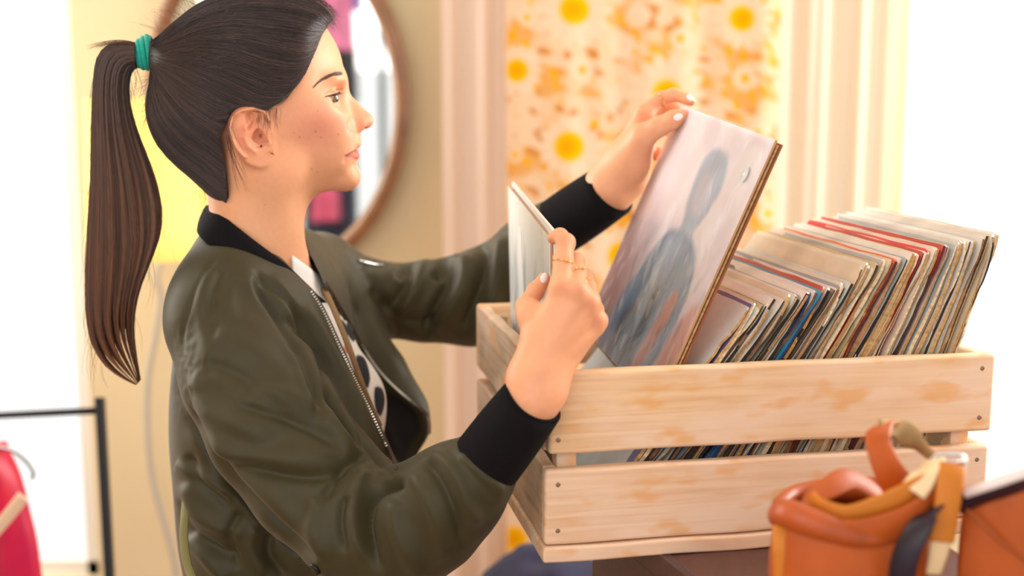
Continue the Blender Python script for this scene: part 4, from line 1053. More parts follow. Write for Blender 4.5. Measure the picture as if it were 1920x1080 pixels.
# named looks for the ones that can be told apart: index -> (cover, edge, label)
special = {0: (2, 0, 'pale blue-grey record sleeve, first of the leaning row behind the held record'),
    1: (11, 0, 'white sleeve with a violet stripe, second in the leaning row'), 2: (2, 4, 'pale sleeve with a cream edge just behind the violet one'),
    3: (0, 4, 'thick cream-edged sleeve near the front of the leaning row'), 22: (5, 7, 'turquoise-topped record sleeve in the lower front half of the row'),
    24: (3, 1, 'red-topped sleeve just behind the turquoise one'), 20: (6, 7, 'dark sleeve with a navy spine in the front half of the row'),
    34: (1, 4, 'tall cream paper sleeve rising behind the low front group'), 40: (12, 1, 'silvery plastic-wrapped sleeve behind the tall cream one'),
    45: (4, 3, 'bright orange-red topped sleeve in the middle of the row'), 50: (0, 1, 'white glossy sleeve behind the orange-red one'), 56: (9, 4, 'plastic-wrapped sleeve with a crimson corner near the middle right'),
    62: (3, 6, 'sleeve with a maroon spine in the right half of the row'), 31: (13, 4, 'bone sleeve with a purple block on its spine'), 83: (1, 0, 'rightmost tan-edged sleeve, last of the leaning row')}
grp = {'low': ('brown-edged worn sleeve in the low front half of the leaning row', 'worn sleeves in the front half of the crate'),
       'high': ('tan-edged worn sleeve in the taller back half of the leaning row', 'worn sleeves in the back half of the crate')}
seqL = [5, 5, 1, 5, 3, 2, 5, 1, 3, 0, 5, 2, 3, 1, 5, 2, 3, 1, 5, 5, 1, 2]; seqH = [0, 1, 4, 1, 3, 0, 0, 4, 2, 1, 3, 0, 1, 5, 4, 0, 2]  # dark edges; the extra ones also stand for shaded gaps
def place(me, u, v, z, lean, yawd, cm, em, label, group=None, cat='record', parentless=True):
    o = D.objects.new('record_sleeve', me); COL.objects.link(o)
    o.location = tuple(cr(u, v, z)); 
    # local x -> U, y -> Vv, z up, leaning over +U by 'lean'
    from mathutils import Matrix
    R = Matrix(((U[0], Vv[0], 0), (U[1], Vv[1], 0), (0, 0, 1)))@Matrix.Rotation(yawd, 3, 'Z')@Matrix.Rotation(lean, 3, 'Y')
    o.rotation_euler = R.to_euler()
    for i, m in enumerate((cm, em)): o.material_slots[i].link = 'OBJECT'; o.material_slots[i].material = m
    tag(o, label, cat, group); return o
for i in range(NR):
    f = i/(NR-1)
    g = 0 if i < 33 else 1
    ub = ul+(ur-ul)*f
    utop = uA+(uB-uA)*f
    lean = math.atan((utop-ub)/(zr-.100))
    bz = .0175; u0 = utop-math.tan(lean)*(zr-bz)
    if i in special: cm, em, lab = special[i]; cm = covm[cm]; em = edgm[em]; gr = None
    else:
        cm = covm[int(rng.choice([0, 1, 2, 6, 7, 8, 10, 12, 13, 14, 15, 0, 10] if g == 0 else [0, 10, 1, 15, 13, 0, 10, 12, 7, 2, 13, 15, 3]))]; em = edgm[(seqL if g == 0 else seqH)[i % (22 if g == 0 else 17)]]
        lab, gr = grp['low' if g == 0 else 'high']
    vv = T_+.006+rng.uniform(0, .006)+(.002 if g else 0)
    S_ = 1.0
    o = place(var[int(rng.integers(8))], u0, vv, bz, lean+rng.normal(0, .006), rng.normal(0, .006)-.02*f, cm, em, lab, gr)
    o.scale = (1.0, 1.04-.012*rng.uniform(0, 1), (1.0 if g == 0 else 1.062)*(1-.012*rng.uniform(0, 1)))
# ------------------------------------------------------------------ painted sleeve held up
def sheet_box(nm, C4, t, m, parent, nrm, n=40, colf=None, wavef=None, single=False):
    """C4: top-near, top-far, bottom-far, bottom-near; a thin panel with grid detail"""
    a, b, c, d = [np.asarray(x) for x in C4]; k = np.linspace(0, 1, n)
    A = (a[None, None]*(1-k)[:, None, None]*(1-k)[None, :, None]+b*(k[:, None, None]*(1-k)[None, :, None])+c*(k[:, None, None]*k[None, :, None])+d*((1-k)[:, None, None]*k[None, :, None]))
    if wavef is not None: A = A+nrm*wavef(k[:, None]+0*k[None], k[None]+0*k[:, None])[..., None]
    F_ = A+nrm*t/2; B_ = A-nrm*t/2; mb = MB()
    if single: return mb.grid(A).build(nm, m, parent)
    col = colf(k[:, None]+0*k[None], k[None]+0*k[:, None]) if colf else None
    e = np.broadcast_to(np.array(lin((196, 150, 108))), (n, n, 3)) if colf else None
    mb.grid(F_, col=col); mb.grid(B_[::-1], col=e)
    for s0, s1 in ((F_[0], B_[0]), (B_[-1], F_[-1]), (B_[:, 0], F_[:, 0]), (F_[:, -1], B_[:, -1])):
        mb.grid(np.stack([s0, s1], 1), col=e[0][:, None, :].repeat(2, 1) if colf else None)
    return mb.build(nm, m, parent)
TN, TF = P(1456, 263, 1.33), P(1279, 198, 1.638)
dwn = P(1268, 682, 1.335)-TN; w_ = TF-TN; dwn -= w_*dwn.dot(w_)/w_.dot(w_); dwn /= np.linalg.norm(dwn); print('held width', np.linalg.norm(w_))
BN, BF = TN+dwn*RS, TF+dwn*RS; nrm = np.cross(w_, dwn); nrm /= np.linalg.norm(nrm); nrm *= -1 if nrm[0] > 0 else 1
def art(x, y):
    """pale picture of a standing figure in blue on peach, x 0 near .. 1 far, y 0 top .. 1 bottom"""
    X = 1-x; c = np.zeros(x.shape+(3,)); c[:] = lin((242, 230, 234))  # pale base puts the plastic's glare into the print
    def blend(m, col):
        nonlocal c
        m = np.clip(m, 0, 1)[..., None]; c = c*(1-m)+np.array(lin(col))*m
    P3 = np.stack([X*1.0, y*1.0, 0*x], -1); n1 = wn(P3, 14, 2); n2 = wn(P3, 34, 4); n3 = wn(P3*[2.2, .6, 1], 40, 6)
    def shape(pl, col, k, e=.02): blend(k*ss(-polydist(X+.010*n2, y+.010*n1, crom(pl, 4, True)), -e, e), col)
    blend(.45*ss(n1, -.2, .6), (222, 202, 214)); blend(.8*ss(y, .22, .8)*ss(.40-X, 0, .25), (196, 120, 100)); blend(.55*ss(y, .45, 1)*ss(X, .72, .95), (222, 126, 74))
    shape([(-.02, .25), (.10, .35), (.16, .70), (.12, 1.0), (-.05, 1.0)], (158, 92, 82), .55, .05)
    shape([(.50, .15), (.58, .10), (.70, .12), (.75, .22), (.73, .33), (.66, .40), (.57, .40), (.50, .30)], (128, 152, 182), .75)
    shape([(.55, .22), (.63, .19), (.69, .25), (.68, .34), (.61, .37), (.56, .32)], (206, 190, 196), .6)
    shape([(.56, .36), (.66, .37), (.68, .46), (.55, .47)], (150, 168, 188), .8)
    shape([(.38, .52), (.52, .43), (.72, .44), (.84, .54), (.86, .72), (.80, .96), (.74, 1.02), (.36, 1.02), (.30, .80)], (112, 142, 174), .85)
    shape([(.28, .70), (.36, .62), (.42, .70), (.40, .90), (.32, 1.02), (.22, 1.0), (.22, .85)], (88, 138, 180), .8)
    shape([(.34, .84), (.44, .76), (.52, .86), (.50, 1.02), (.34, 1.02)], (38, 58, 72), .85)
    shape([(.54, .72), (.60, .66), (.62, .84), (.60, 1.02), (.54, 1.02)], (60, 78, 84), .75)
    shape([(.66, .78), (.74, .62), (.80, .66), (.74, .86), (.68, 1.02), (.62, 1.02)], (226, 134, 84), .85)
    shape([(.46, .50), (.52, .48), (.50, .62), (.44, .72)], (200, 214, 232), .6)
    shape([(.88, .74), (.96, .60), (1.0, .70), (.96, 1.02), (.86, 1.02)], (224, 142, 96), .7)
    blend(.35*ss(n3, .3, .8)*ss(y, .3, .6), (236, 226, 222)); blend(.3*ss(-n3, .3, .8)*ss(y, .4, .7), (84, 96, 110))
    return c
m_art = mat('printed_cover', rough=.45, attr='Col')
held = empty('held_record', BN+nrm*0, 'plastic-sleeved record with a pale blue figure, held up by her raised hand', 'record')
wv = lambda x, y: .0016*np.sin(3*y+1)*np.sin(np.pi*x)
sheet_box('cover', (TN, TF, BF, BN), .0026, m_art, held, nrm, 170, art, wv)
off = -nrm*.0042+dwn*.004
sheet_box('inner_sleeve', (TN+off, TF+off, BF+off, BN+off), .0018, edgm[0], held, nrm, 20, None, wv)
off = -nrm*.0072+dwn*.002-w_*.006
sheet_box('back_cover', (TN+off, TF+off, BF+off, BN+off), .0022, mat('red_brown_card', (150, 88, 60), rough=.8, noise=.2), held, nrm, 20, None, wv)
def plastic(name='clear_plastic', rough=.24, mixv=.05, scale=16, fs=.62):
    if name in MATS: return MATS[name]
    m = D.materials.new(name); m.use_nodes = True; nt = m.node_tree; N = nt.nodes; K = nt.links; N.remove(N['Principled BSDF'])
    g = N.new('ShaderNodeBsdfGlossy'); g.inputs['Roughness'].default_value = rough; t = N.new('ShaderNodeBsdfTransparent'); dfs = N.new('ShaderNodeBsdfDiffuse'); dfs.inputs[0].default_value = (.9, .92, .95, 1)
    fr = N.new('ShaderNodeFresnel'); fr.inputs[0].default_value = 1.5; mx = N.new('ShaderNodeMixShader'); mx2 = N.new('ShaderNodeMixShader'); mx2.inputs[0].default_value = mixv
    K.new(t.outputs[0], mx2.inputs[1]); K.new(dfs.outputs[0], mx2.inputs[2])
    ad = N.new('ShaderNodeMath'); ad.operation = 'ADD'; ad.inputs[1].default_value = .13 if rough > .1 else .0; K.new(fr.outputs[0], ad.inputs[0]); fm = N.new('ShaderNodeMath'); fm.operation = 'MULTIPLY'; fm.inputs[1].default_value = fs; K.new(ad.outputs[0], fm.inputs[0]); K.new(fm.outputs[0], mx.inputs[0]); K.new(mx2.outputs[0], mx.inputs[1]); K.new(g.outputs[0], mx.inputs[2])
    tc = N.new('ShaderNodeTexCoord'); n = N.new('ShaderNodeTexNoise'); n.inputs['Scale'].default_value = scale; n.inputs['Detail'].default_value = 3; n.inputs['Distortion'].default_value = 1.2
    b = N.new('ShaderNodeBump'); b.inputs['Strength'].default_value = .55; b.inputs['Distance'].default_value = .004; K.new(tc.outputs['Object'], n.inputs['Vector']); K.new(n.outputs[0], b.inputs['Height']); K.new(b.outputs[0], g.inputs['Normal'])
    K.new(mx.outputs[0], N['Material Output'].inputs[0]); MATS[name] = m; return m
off = nrm*.0032-dwn*.002
wv2 = lambda x, y: wv(x, y)+.0007*np.sin(14*x+6*y)*np.sin(9*y)+.0005*np.sin(31*x-12*y)
sheet_box('plastic_sleeve', (TN+off, TF+off-w_*.0, BF+off, BN+off), .0006, plastic(), held, nrm, 70, None, wv2, True)
# glossy seal near the top corner
c = TN+w_*.10+dwn*.045+nrm*.0042
A = np.array([[c+(w_/np.linalg.norm(w_)*math.cos(t)+dwn*math.sin(t))*.0085*r+nrm*.0006*(1-r) for t in np.linspace(0, 6.283, 24, endpoint=False)] for r in (.01, .6, .85, 1)])
MB().grid(A, closed_v=True).build('round_seal', mat('seal_plastic', (235, 238, 242), rough=.15, coat=.6), held)
# ------------------------------------------------------------------ two sleeves held at the left end
def flat_record(nm, label, a, b, rise, m, t, group=None, plast=False):
    w0 = b-a; d0 = rise-w0*rise.dot(w0)/w0.dot(w0); d0 /= np.linalg.norm(d0); c, d = b+d0*RS, a+d0*RS
    n0 = np.cross(w0, d0); n0 /= np.linalg.norm(n0); n0 *= -1 if n0[0] > 0 else 1
    r = empty(nm, d, label, 'record', group)
    sheet_box('cover', (a, b, c, d), t, m, r, n0, 40, None if m is not m_lf else art2, lambda x, y: .0012*np.sin(4*y)*np.sin(3*x))
    if plast:
        o_ = n0*.0028-d0*.002; sheet_box('plastic_sleeve', (a+o_, b+o_, c+o_, d+o_), .0005, plastic('thin_plastic', .35, .12, 16, .3), r, n0, 40, None, lambda x, y: .0007*np.sin(14*x+6*y)+.0005*np.sin(25*x), True); 
    return r
def art2(x, y):
    c = np.zeros(x.shape+(3,)); c[:] = lin((240, 244, 242)); st = .5+.5*np.sin(52*x+5*np.sin(7*y)+2*np.sin(19*y)); st2 = .5+.5*np.sin(23*x+3*y)
    k = (st*st2*ss(y, .08, .3)*.75)[..., None]; return c*(1-k)+np.array(lin((140, 162, 168)))*k
m_lf = mat('printed_streaks', rough=.45, attr='Col')
dn = np.array([.035, .0, -1.])
flat_record('held_record', 'silvery streaked sleeve gripped by her nearer hand at the left end of the crate', P(1034, 448, 1.352), P(955, 349, 1.655), dn, m_lf, .0026, None, True)
flat_record('held_record', 'white plastic-topped sleeve just behind the streaked one in her nearer hand', P(1040, 433, 1.350), P(962, 341, 1.652), dn, mat('white_sleeve', (238, 240, 244), rough=.3, coat=.3), .0030)
# grey card lying low inside the crate
# ================================================================== CHEST UNDER THE CRATE
zt = zb-.0005
p1, p2, p3, p4 = PZ(1240, 1043, zt), PZ(1285, 1080, zt), PZ(1735, 998, zt), PZ(1815, 1050, zt)
e1 = (p2-p1)/np.linalg.norm(p2-p1); e2 = (p4-p3)/np.linalg.norm(p4-p3)
q = [p1-e1*.22, p1+e1*.35, p3+e2*.35, p3-e2*.22]
for k in q: k[2] = zt
m_chest = mat('brown_leatherette', (92, 58, 50), rough=.5, noise=.12, nscale=60, bump=.15, bscale=300)
def prism(poly, z0, z1, nm, m, parent, bev=.004):
    n = len(poly); v = [(*a[:2], z0) for a in poly]+[(*a[:2], z1) for a in poly]; f = [tuple(range(n))[::-1], tuple(n+i for i in range(n))]+[(i, (i+1) % n, n+(i+1) % n, n+i) for i in range(n)]
    mb = MB(); mb.add(v, f); return mb.build(nm, m, parent, bevel=bev)
ctr = sum(q)/4
chest = empty('chest', (ctr[0], ctr[1], 0), 'dark brown chest with ridged lid edges under the crate', 'chest')
sh = lambda s: [ctr+(a-ctr)*s for a in q]
prism(sh(.97), .02, zt-.03, 'body', m_chest, chest); prism(sh(1.0), zt-.030, zt-.0, 'lid', m_chest, chest, .003)
for i, s in enumerate((.985, .97, .955)):
    pass
for k in range(3):
    a, b = q[0]+(q[3]-q[0])*(.006+.011*k), q[1]+(q[2]-q[1])*(.006+.011*k)
    MB().tube([a+Zv*-.0005, b+Zv*-.0005], .0022, 8).build('ridge', mat('ridge_trim', (84, 60, 66), rough=.35), chest)
MB().tube([q[3]-Zv*.001, q[2]-Zv*.001], .0020, 8).build('edge_trim', mat('chrome', (215, 215, 220), rough=.15, metal=1), chest)
# ================================================================== LEATHER BAG IN FRONT
m_lea = mat('orange_leather', (184, 86, 28), rough=.5, noise=.14, nscale=18, bump=.12, bscale=260, spec=.3, coat=.05)
m_lea2 = mat('honey_leather', (204, 122, 40), rough=.5, noise=.10, nscale=20, spec=.3)
m_sue = mat('tan_suede', (176, 144, 100), rough=.95, noise=.15, nscale=60)
m_cream = mat('cream_leather', (236, 208, 164), rough=.5)
m_plum = mat('dark_plum_leather', (34, 20, 36), rough=.4, spec=.4)
m_chr = mat('chrome', (215, 215, 220), rough=.15, metal=1)
BY = 1.075
bagl = empty('leather_bag', PZ(1600, 1250, zb), 'orange leather bag with looped straps and a small buckle, blurred in front of the crate', 'bag')
def rounded_panel(pts_top, Y0, Y1, zbot, nm, m, bulge=.008, n=14):
    """upright leather wall following a top line of pixels, down to zbot"""
    t = crom([P(x, y, Y) for x, y, Y in pts_top], 6); k = np.linspace(0, 1, n); A = np.zeros((len(t), n, 3))
    c = t.mean(0)
    for j, s in enumerate(k):
        A[:, j] = t; A[:, j, 2] = t[:, 2]*(1-s)+zbot*s; d = t-c; d[:, 2] = 0; d /= np.linalg.norm(d, axis=1)[:, None]+1e-9; A[:, j] += d*bulge*math.sin(math.pi*s**.7)
    return MB().grid(A, closed_u=True).build(nm, m, bagl, solid=.003)
top = [(1460, 972, 1.075), (1478, 968, 1.035), (1540, 990, 1.02), (1620, 1012, 1.02), (1690, 998, 1.03), (1728, 965, 1.06), (1722, 940, 1.10), (1650, 925, 1.13), (1560, 922, 1.14), (1490, 930, 1.13), (1462, 950, 1.10)]
rounded_panel(top, 0, 0, zb+.004, 'body', m_lea, .006)
A = crom([P(*q) for q in top], 6)
c = A.mean(0); rr = np.array([.0100+.003*math.sin(i*.19) for i in range(len(A)+1)]); A2 = np.vstack([A, A[:1]])
MB().tube(A2+Zv*.002, rr, 14, cap=False).build('rim', mat('burnt_orange_leather', (176, 78, 26), rough=.45, noise=.2, nscale=20, coat=.05), bagl)
# corner welt, lighter
MB().ribbon([P(1472, 985, 1.034), P(1474, 1040, 1.030), P(1476, 1110, 1.030), P(1480, 1200, 1.03)], (1, -.3, 0), .0075, .006).build('corner_welt', m_lea2, bagl)
# inside lining seen through the opening
q = [P(1596, 968, 1.05), P(1668, 948, 1.06), P(1706, 962, 1.055), P(1690, 990, 1.035), P(1640, 1006, 1.030)]
mb = MB(); mb.add(np.array(q), [(0, 1, 2, 3, 4)]); mb.build('lining', m_cream, bagl, smooth=False, solid=.002)
q = [P(1590, 960, 1.06), P(1640, 940, 1.07), P(1700, 950, 1.07), P(1690, 968, 1.06), P(1630, 968, 1.055)]
mb = MB(); mb.add(np.array(q)+Zv*.002, [(0, 1, 2, 3, 4)]); mb.build('lining', m_sue, bagl, smooth=False, solid=.002)
def strap(nm, pts, wd, w, m, m_in=None, t=.0028, off=None):
    c_ = crom([P(*p) for p in pts], 7); o = MB().ribbon(c_, wd, w, t).build(nm, m, bagl)
    if m_in:
        T = np.gradient(c_, axis=0); T /= np.linalg.norm(T, axis=1)[:, None]; W = np.asarray(wd, float)-T*(T@np.asarray(wd, float))[:, None]; W /= np.linalg.norm(W, axis=1)[:, None]
        N_ = np.cross(T, W); o2 = MB().ribbon(c_+N_*t*.6*(off or 1), wd, w*.96 if np.isscalar(w) else np.array(w)*.96, t*.5).build(nm+'_backing', m_in, o)
    return o
# big ankle-like loop
strap('loop_strap', [(1705, 935, 1.05), (1676, 900, 1.045), (1654, 855, 1.045), (1646, 820, 1.052), (1656, 799, 1.068), (1676, 796, 1.082)], (.95, .25, .25), np.interp(np.linspace(0, 1, 36), [0, .3, .6, .85, 1], [.0145, .0115, .009, .007, .006]), m_lea, m_sue, off=1)
strap('loop_strap', [(1655, 802, 1.066), (1680, 803, 1.080), (1712, 824, 1.080), (1745, 855, 1.072), (1768, 872, 1.06)], (-.62, .1, .8), np.interp(np.linspace(0, 1, 29), [0, .3, .6, 1], [.006, .0095, .0095, .007]), m_sue, m_lea, off=-1)
strap('loop_strap', [(1500, 985, 1.04), (1520, 940, 1.05), (1555, 915, 1.06), (1590, 898, 1.075), (1625, 912, 1.08), (1655, 940, 1.075), (1665, 965, 1.06)], (.25, .80, .35), .010, m_lea, m_sue, off=-1)
strap('side_strap', [(1520, 935, 1.04), (1545, 958, 1.03), (1590, 970, 1.025), (1650, 952, 1.02), (1710, 925, 1.02), (1765, 900, 1.03), (1800, 895, 1.04)], (-.15, -.2, .9), np.interp(np.linspace(0, 1, 43), [0, .5, 1], [.009, .010, .013]), m_lea2, None, .004)
strap('side_strap', [(1560, 1000, 1.02), (1620, 1000, 1.015), (1700, 975, 1.015), (1760, 935, 1.02), (1800, 915, 1.03)], (-.15, -.2, .9), .012, m_lea, None, .004)
strap('cream_tab', [(1712, 922, 1.015), (1735, 890, 1.02), (1752, 862, 1.035)], (.85, 0, .5), np.array([.009]*15), m_cream)
strap('buckle_strap', [(1786, 872, 1.02), (1783, 900, 1.01), (1776, 950, 1.005), (1765, 1015, 1.005)], (1, 0, .05), .0085, m_lea2, None, .004)
strap('strap_tip', [(1765, 1012, 1.007), (1758, 1045, 1.01), (1750, 1075, 1.015)], (1, 0, .2), np.linspace(.0075, .005, 15), m_cream)
c = P(1780, 866, 1.035); th = np.linspace(0, 2*np.pi, 29)
fr = [c+np.array([.013*np.sign(math.cos(t))*abs(math.cos(t))**.5, .004*math.sin(t), .0055*np.sign(math.sin(t))*abs(math.sin(t))**.5]) for t in th]
MB().tube(fr, .0020, 8, cap=False).tube([c-[.012, 0, 0], c+[.012, -.002, .001]], .0014, 8).build('buckle', m_chr, bagl)
strap('plum_strap', [(1775, 935, 1.02), (1742, 965, 1.0), (1712, 1010, .995), (1694, 1060, .995), (1686, 1130, 1.0)], (.8, -.4, .5), np.array([.006]*8+[.009]*21), m_plum, None, .003)
# second compartment to the right with its dark-edged band
top2 = [(1815, 938, 1.03), (1860, 925, 1.02), (1935, 905, 1.01), (2010, 900, 1.03), (2010, 880, 1.10), (1930, 880, 1.13), (1850, 905, 1.12), (1815, 925, 1.07)]
rounded_panel(top2, 0, 0, zb+.004, 'side_compartment', m_lea, .004)
strap('band', [(1790, 950, 1.025), (1815, 938, 1.018), (1860, 922, 1.010), (1930, 900, 1.002), (2010, 880, 1.01)], (0, -.55, .9), .0085, m_plum, mat('painted_glare', (236, 222, 222), rough=.15, coat=.5), .004, off=-1)  # pale backing puts the band's glare into its colour
MB().tube([P(1808, 925, 1.012), P(1860, 908, 1.005), P(1930, 884, .998), P(2010, 866, 1.0)], .0045, 10).build('band_glare', mat('painted_glare', (236, 222, 222), rough=.15, coat=.5), bagl)  # pale tube painting the white glare along the band's top
MB().ribbon([P(1812, 955, 1.012), P(1870, 1010, 1.006), P(1960, 1080, 1.0)], (.5, 0, -.8), .0012, .001).build('seam', mat('seam_thread', (170, 84, 34), rough=.7), bagl)
# ================================================================== ROOM
WY = 2.95
def xw(px, Y=WY): return (px-960)/2400*Y   # small rise in scale from the tilt is ignored
def wx(px, py, Y=WY): return P(px, py, Y)
m_wall = mat('cream_wall_paint', (222, 206, 170), rough=.9, noise=.04, nscale=3, bump=.05, bscale=90)
m_trim = mat('white_trim_paint', (240, 238, 232), rough=.5)
def struct(nm, mb, m, **k): o = mb.build(nm, m, None, smooth=False, **k); return tag(o, kind='structure')
def bx(x0, x1, y0, y1, z0, z1): return MB().box(((x0+x1)/2, (y0+y1)/2, (z0+z1)/2), ((x1-x0)/2, (y1-y0)/2, (z1-z0)/2))
ZC = 2.75
struct('floor', bx(-2.6, 2.8, -1.2, WY+.15, -.06, 0), mat('oak_floor', (150, 108, 72), rough=.45, noise=.25, nscale=6, stretch=(1, 12, 1)))
struct('ceiling', bx(-2.6, 2.8, -1.2, WY+.15, ZC, ZC+.06), mat('ceiling_paint', (240, 238, 230), rough=.9))  # ceiling out of view, added to block ambient world light
struct('wall_left', bx(-2.66, -2.6, -1.2, WY+.15, 0, ZC), m_wall); struct('wall_right', bx(2.8, 2.86, -1.2, WY+.15, 0, ZC), m_wall)  # side walls out of view, added to cut the flat world light
xl = wx(150, 400)[0]; xc0, xc1 = wx(872, 400)[0], wx(1652, 400)[0]; xr0 = wx(1690, 400)[0]
zlow = wx(100, 1085)[2]
wb = MB(); 
def addb(mb, x0, x1, z0, z1): mb.box(((x0+x1)/2, WY+.06, (z0+z1)/2), ((x1-x0)/2, .06, (z1-z0)/2))
# back wall with three openings: left window, unseen curtained window added to backlight the cloths, right window
LW0 = -2.3; ZT = 2.45; ZS = .45
addb(wb, -2.6, LW0, 0, ZC); addb(wb, LW0, xl, 0, zlow); addb(wb, LW0, xl, ZT, ZC); addb(wb, xl, xc0, 0, ZC)
addb(wb, xc0, xc1, 0, ZS); addb(wb, xc0, xc1, ZT, ZC); addb(wb, xc1, xr0, 0, ZC); addb(wb, xr0, 2.3, 0, ZS); addb(wb, xr0, 2.3, ZT, ZC); addb(wb, 2.3, 2.8, 0, ZC)
struct('wall_back', wb, m_wall)
m_glass = plastic('window_glass', .02, .01, 1)
def window(nm, x0, x1, z0, z1, nx, zs):
    mb = MB(); f = .035; y = WY+.05
    for a in (x0+f/2, x1-f/2): mb.box((a, y, (z0+z1)/2), (f/2, .025, (z1-z0)/2))
    for b in (z0+f/2, z1-f/2): mb.box(((x0+x1)/2, y, b), ((x1-x0)/2, .025, f/2))
    for i in range(1, nx): mb.box((x0+(x1-x0)*i/nx, y, (z0+z1)/2), (.012, .018, (z1-z0)/2))
    for b in zs: mb.box(((x0+x1)/2, y, b), ((x1-x0)/2, .018, .014))
    o = struct(nm, mb, m_trim)
    g = MB().add([(x0, y, z0), (x1, y, z0), (x1, y, z1), (x0, y, z1)], [(0, 1, 2, 3)]).build('pane', m_glass, o, smooth=False)
    return o
window('window_1', LW0, xl, zlow, ZT, 3, [1.75]); window('window_2', xc0, xc1, ZS, ZT, 2, [1.55]); window('window_3', xr0, 2.3, ZS, ZT, 2, [wx(1700, 132)[2]])
# ------------------------------------------------------------------ curtains
def curtain_mat(nm, col, attr=None, tr=.5):
    m = D.materials.new(nm); m.use_nodes = True; nt = m.node_tree; N = nt.nodes; K = nt.links; N.remove(N['Principled BSDF'])
    d = N.new('ShaderNodeBsdfDiffuse'); t = N.new('ShaderNodeBsdfTranslucent'); mx = N.new('ShaderNodeMixShader'); mx.inputs[0].default_value = tr
    if attr:
        a = N.new('ShaderNodeAttribute'); a.attribute_name = attr; K.new(a.outputs['Color'], d.inputs[0]); K.new(a.outputs['Color'], t.inputs[0])
    else:
        d.inputs[0].default_value = lin(col)+(1,); t.inputs[0].default_value = lin(col)+(1,)
    K.new(d.outputs[0], mx.inputs[1]); K.new(t.outputs[0], mx.inputs[2]); K.new(mx.outputs[0], N['Material Output'].inputs[0]); return m
def curtain(nm, x0, x1, z0, z1, Y, amp, waves, m, nx, nz, label, colf=None, seed=0, flare=0):
    r = np.random.default_rng(seed); u = np.linspace(0, 1, nx)[:, None]; v = np.linspace(0, 1, nz)[None]
    ph = r.uniform(0, 6, 3); z = z1+(z0-z1)*v+0*u
    x = x0+(x1-x0)*u+flare*(u-.5)*v; y = Y+amp*(np.sin(u*waves*6.283+ph[0]+.6*np.sin(v*3+ph[2]))+.4*np.sin(u*waves*2.3*6.283+ph[1]+v))
    A = np.stack([x+0*z, y+0*z, z], -1); col = colf(A) if colf else None
    o = MB().grid(A, col=col).build(nm, m, None, solid=.0012); return tag(o, label, 'curtain')
m_sheer = curtain_mat('sheer_cotton', (246, 232, 222), tr=.6); m_sheer2 = curtain_mat('cream_cotton', (248, 238, 224), tr=.6)
a0, a1 = wx(838, 300, 2.84)[0], wx(962, 300, 2.84)[0]
curtain('curtain', a0-.01, a1, .05, 2.5, 2.84, .008, 2, m_sheer, 90, 12, 'pinkish white curtain hanging left of the floral cloth', seed=1)
a0, a1 = wx(1440, 300, 2.86)[0], wx(1672, 300, 2.86)[0]
curtain('curtain', a0, a1, .05, 2.5, 2.86, .012, 3, m_sheer2, 120, 12, 'plain cream curtain hanging between the floral cloth and the right window', seed=5)
flr = np.random.default_rng(11); big = [(1077, 18, 29, 75), (969, 132, 23, 50), (1391, 35, 25, 60), (1067, 275, 29, 62), (1250, 176, 28, 78), (1165, 480, 27, 60), (1400, 560, 26, 60), (985, 520, 26, 55), (1010, 760, 26, 60), (1180, 850, 26, 60), (965, 1010, 24, 55), (1330, 800, 26, 60), (1240, -90, 26, 60)]
small = [(1092, 131, 8, 26), (1276, 72, 8, 24), (1397, 147, 9, 26), (988, 33, 7, 18), (1165, 88, 0, 26), (1115, 232, 9, 0), (965, 290, 7, 18), (1196, 30, 0, 26), (1330, 25, 0, 24), (1336, 215, 0, 26), (1420, 250, 8, 24), (1150, 185, 0, 24), (1120, 390, 8, 24), (1000, 420, 8, 24), (1440, 400, 8, 22), (965, 640, 8, 24), (940, 880, 8, 22)]
def floral(A):
    px, py = proj(A); C = np.zeros(px.shape+(3,)); C[:] = lin((247, 226, 200))
    def bl(k, c):
        nonlocal C
        k = np.clip(k, 0, 1)[..., None]; C = C*(1-k)+np.array(lin(c))*k
    p = np.stack([px, py, 0*px], -1); n1 = wn(p, .045, 3); n2 = wn(p, .09, 9); n3 = wn(p, .022, 21); n4 = wn(p, .13, 33)
    dens = .25+.35*n3
    bl(.7*ss(n1+.5*n2, -.4, .6), (246, 206, 150)); bl(.85*ss(n1*.8+n2*.6+dens*.4, .22, .55), (243, 200, 128)); bl(.8*ss(n2+n4*.6+dens*.3, .70, .95), (228, 170, 92)); bl(.9*ss(n4+.6*n1, .62, .80), (252, 204, 40))
    for x, y, r, R in big+small:
        d = np.hypot(px-x, py-y); an = np.arctan2(py-y, px-x); nP_ = 14 if R > 40 else 9
        if R:
            rim = R*(.90+.10*np.cos(an*nP_)); bl(.92*ss(rim-d, -3, 4), (248, 232, 212)); bl(.22*ss(rim-d, 0, 6)*(np.cos(an*nP_) < -.7), (232, 200, 160))
        if r:
            bl(ss(r-d, -2, 3), (254, 214, 24)); bl(.5*ss(r*.5-d, -4, 4), (240, 176, 20))
    return C
a0, a1 = wx(950, 300, 2.78)[0], wx(1456, 300, 2.78)[0]
curtain('floral_curtain', a0, a1, .05, 2.2, 2.78, .007, 3, curtain_mat('floral_cotton', (0, 0, 0), 'Col', .55), 230, 820, 'white cloth printed with yellow-centred daisies and orange flecks, hanging behind the records', floral, seed=3)
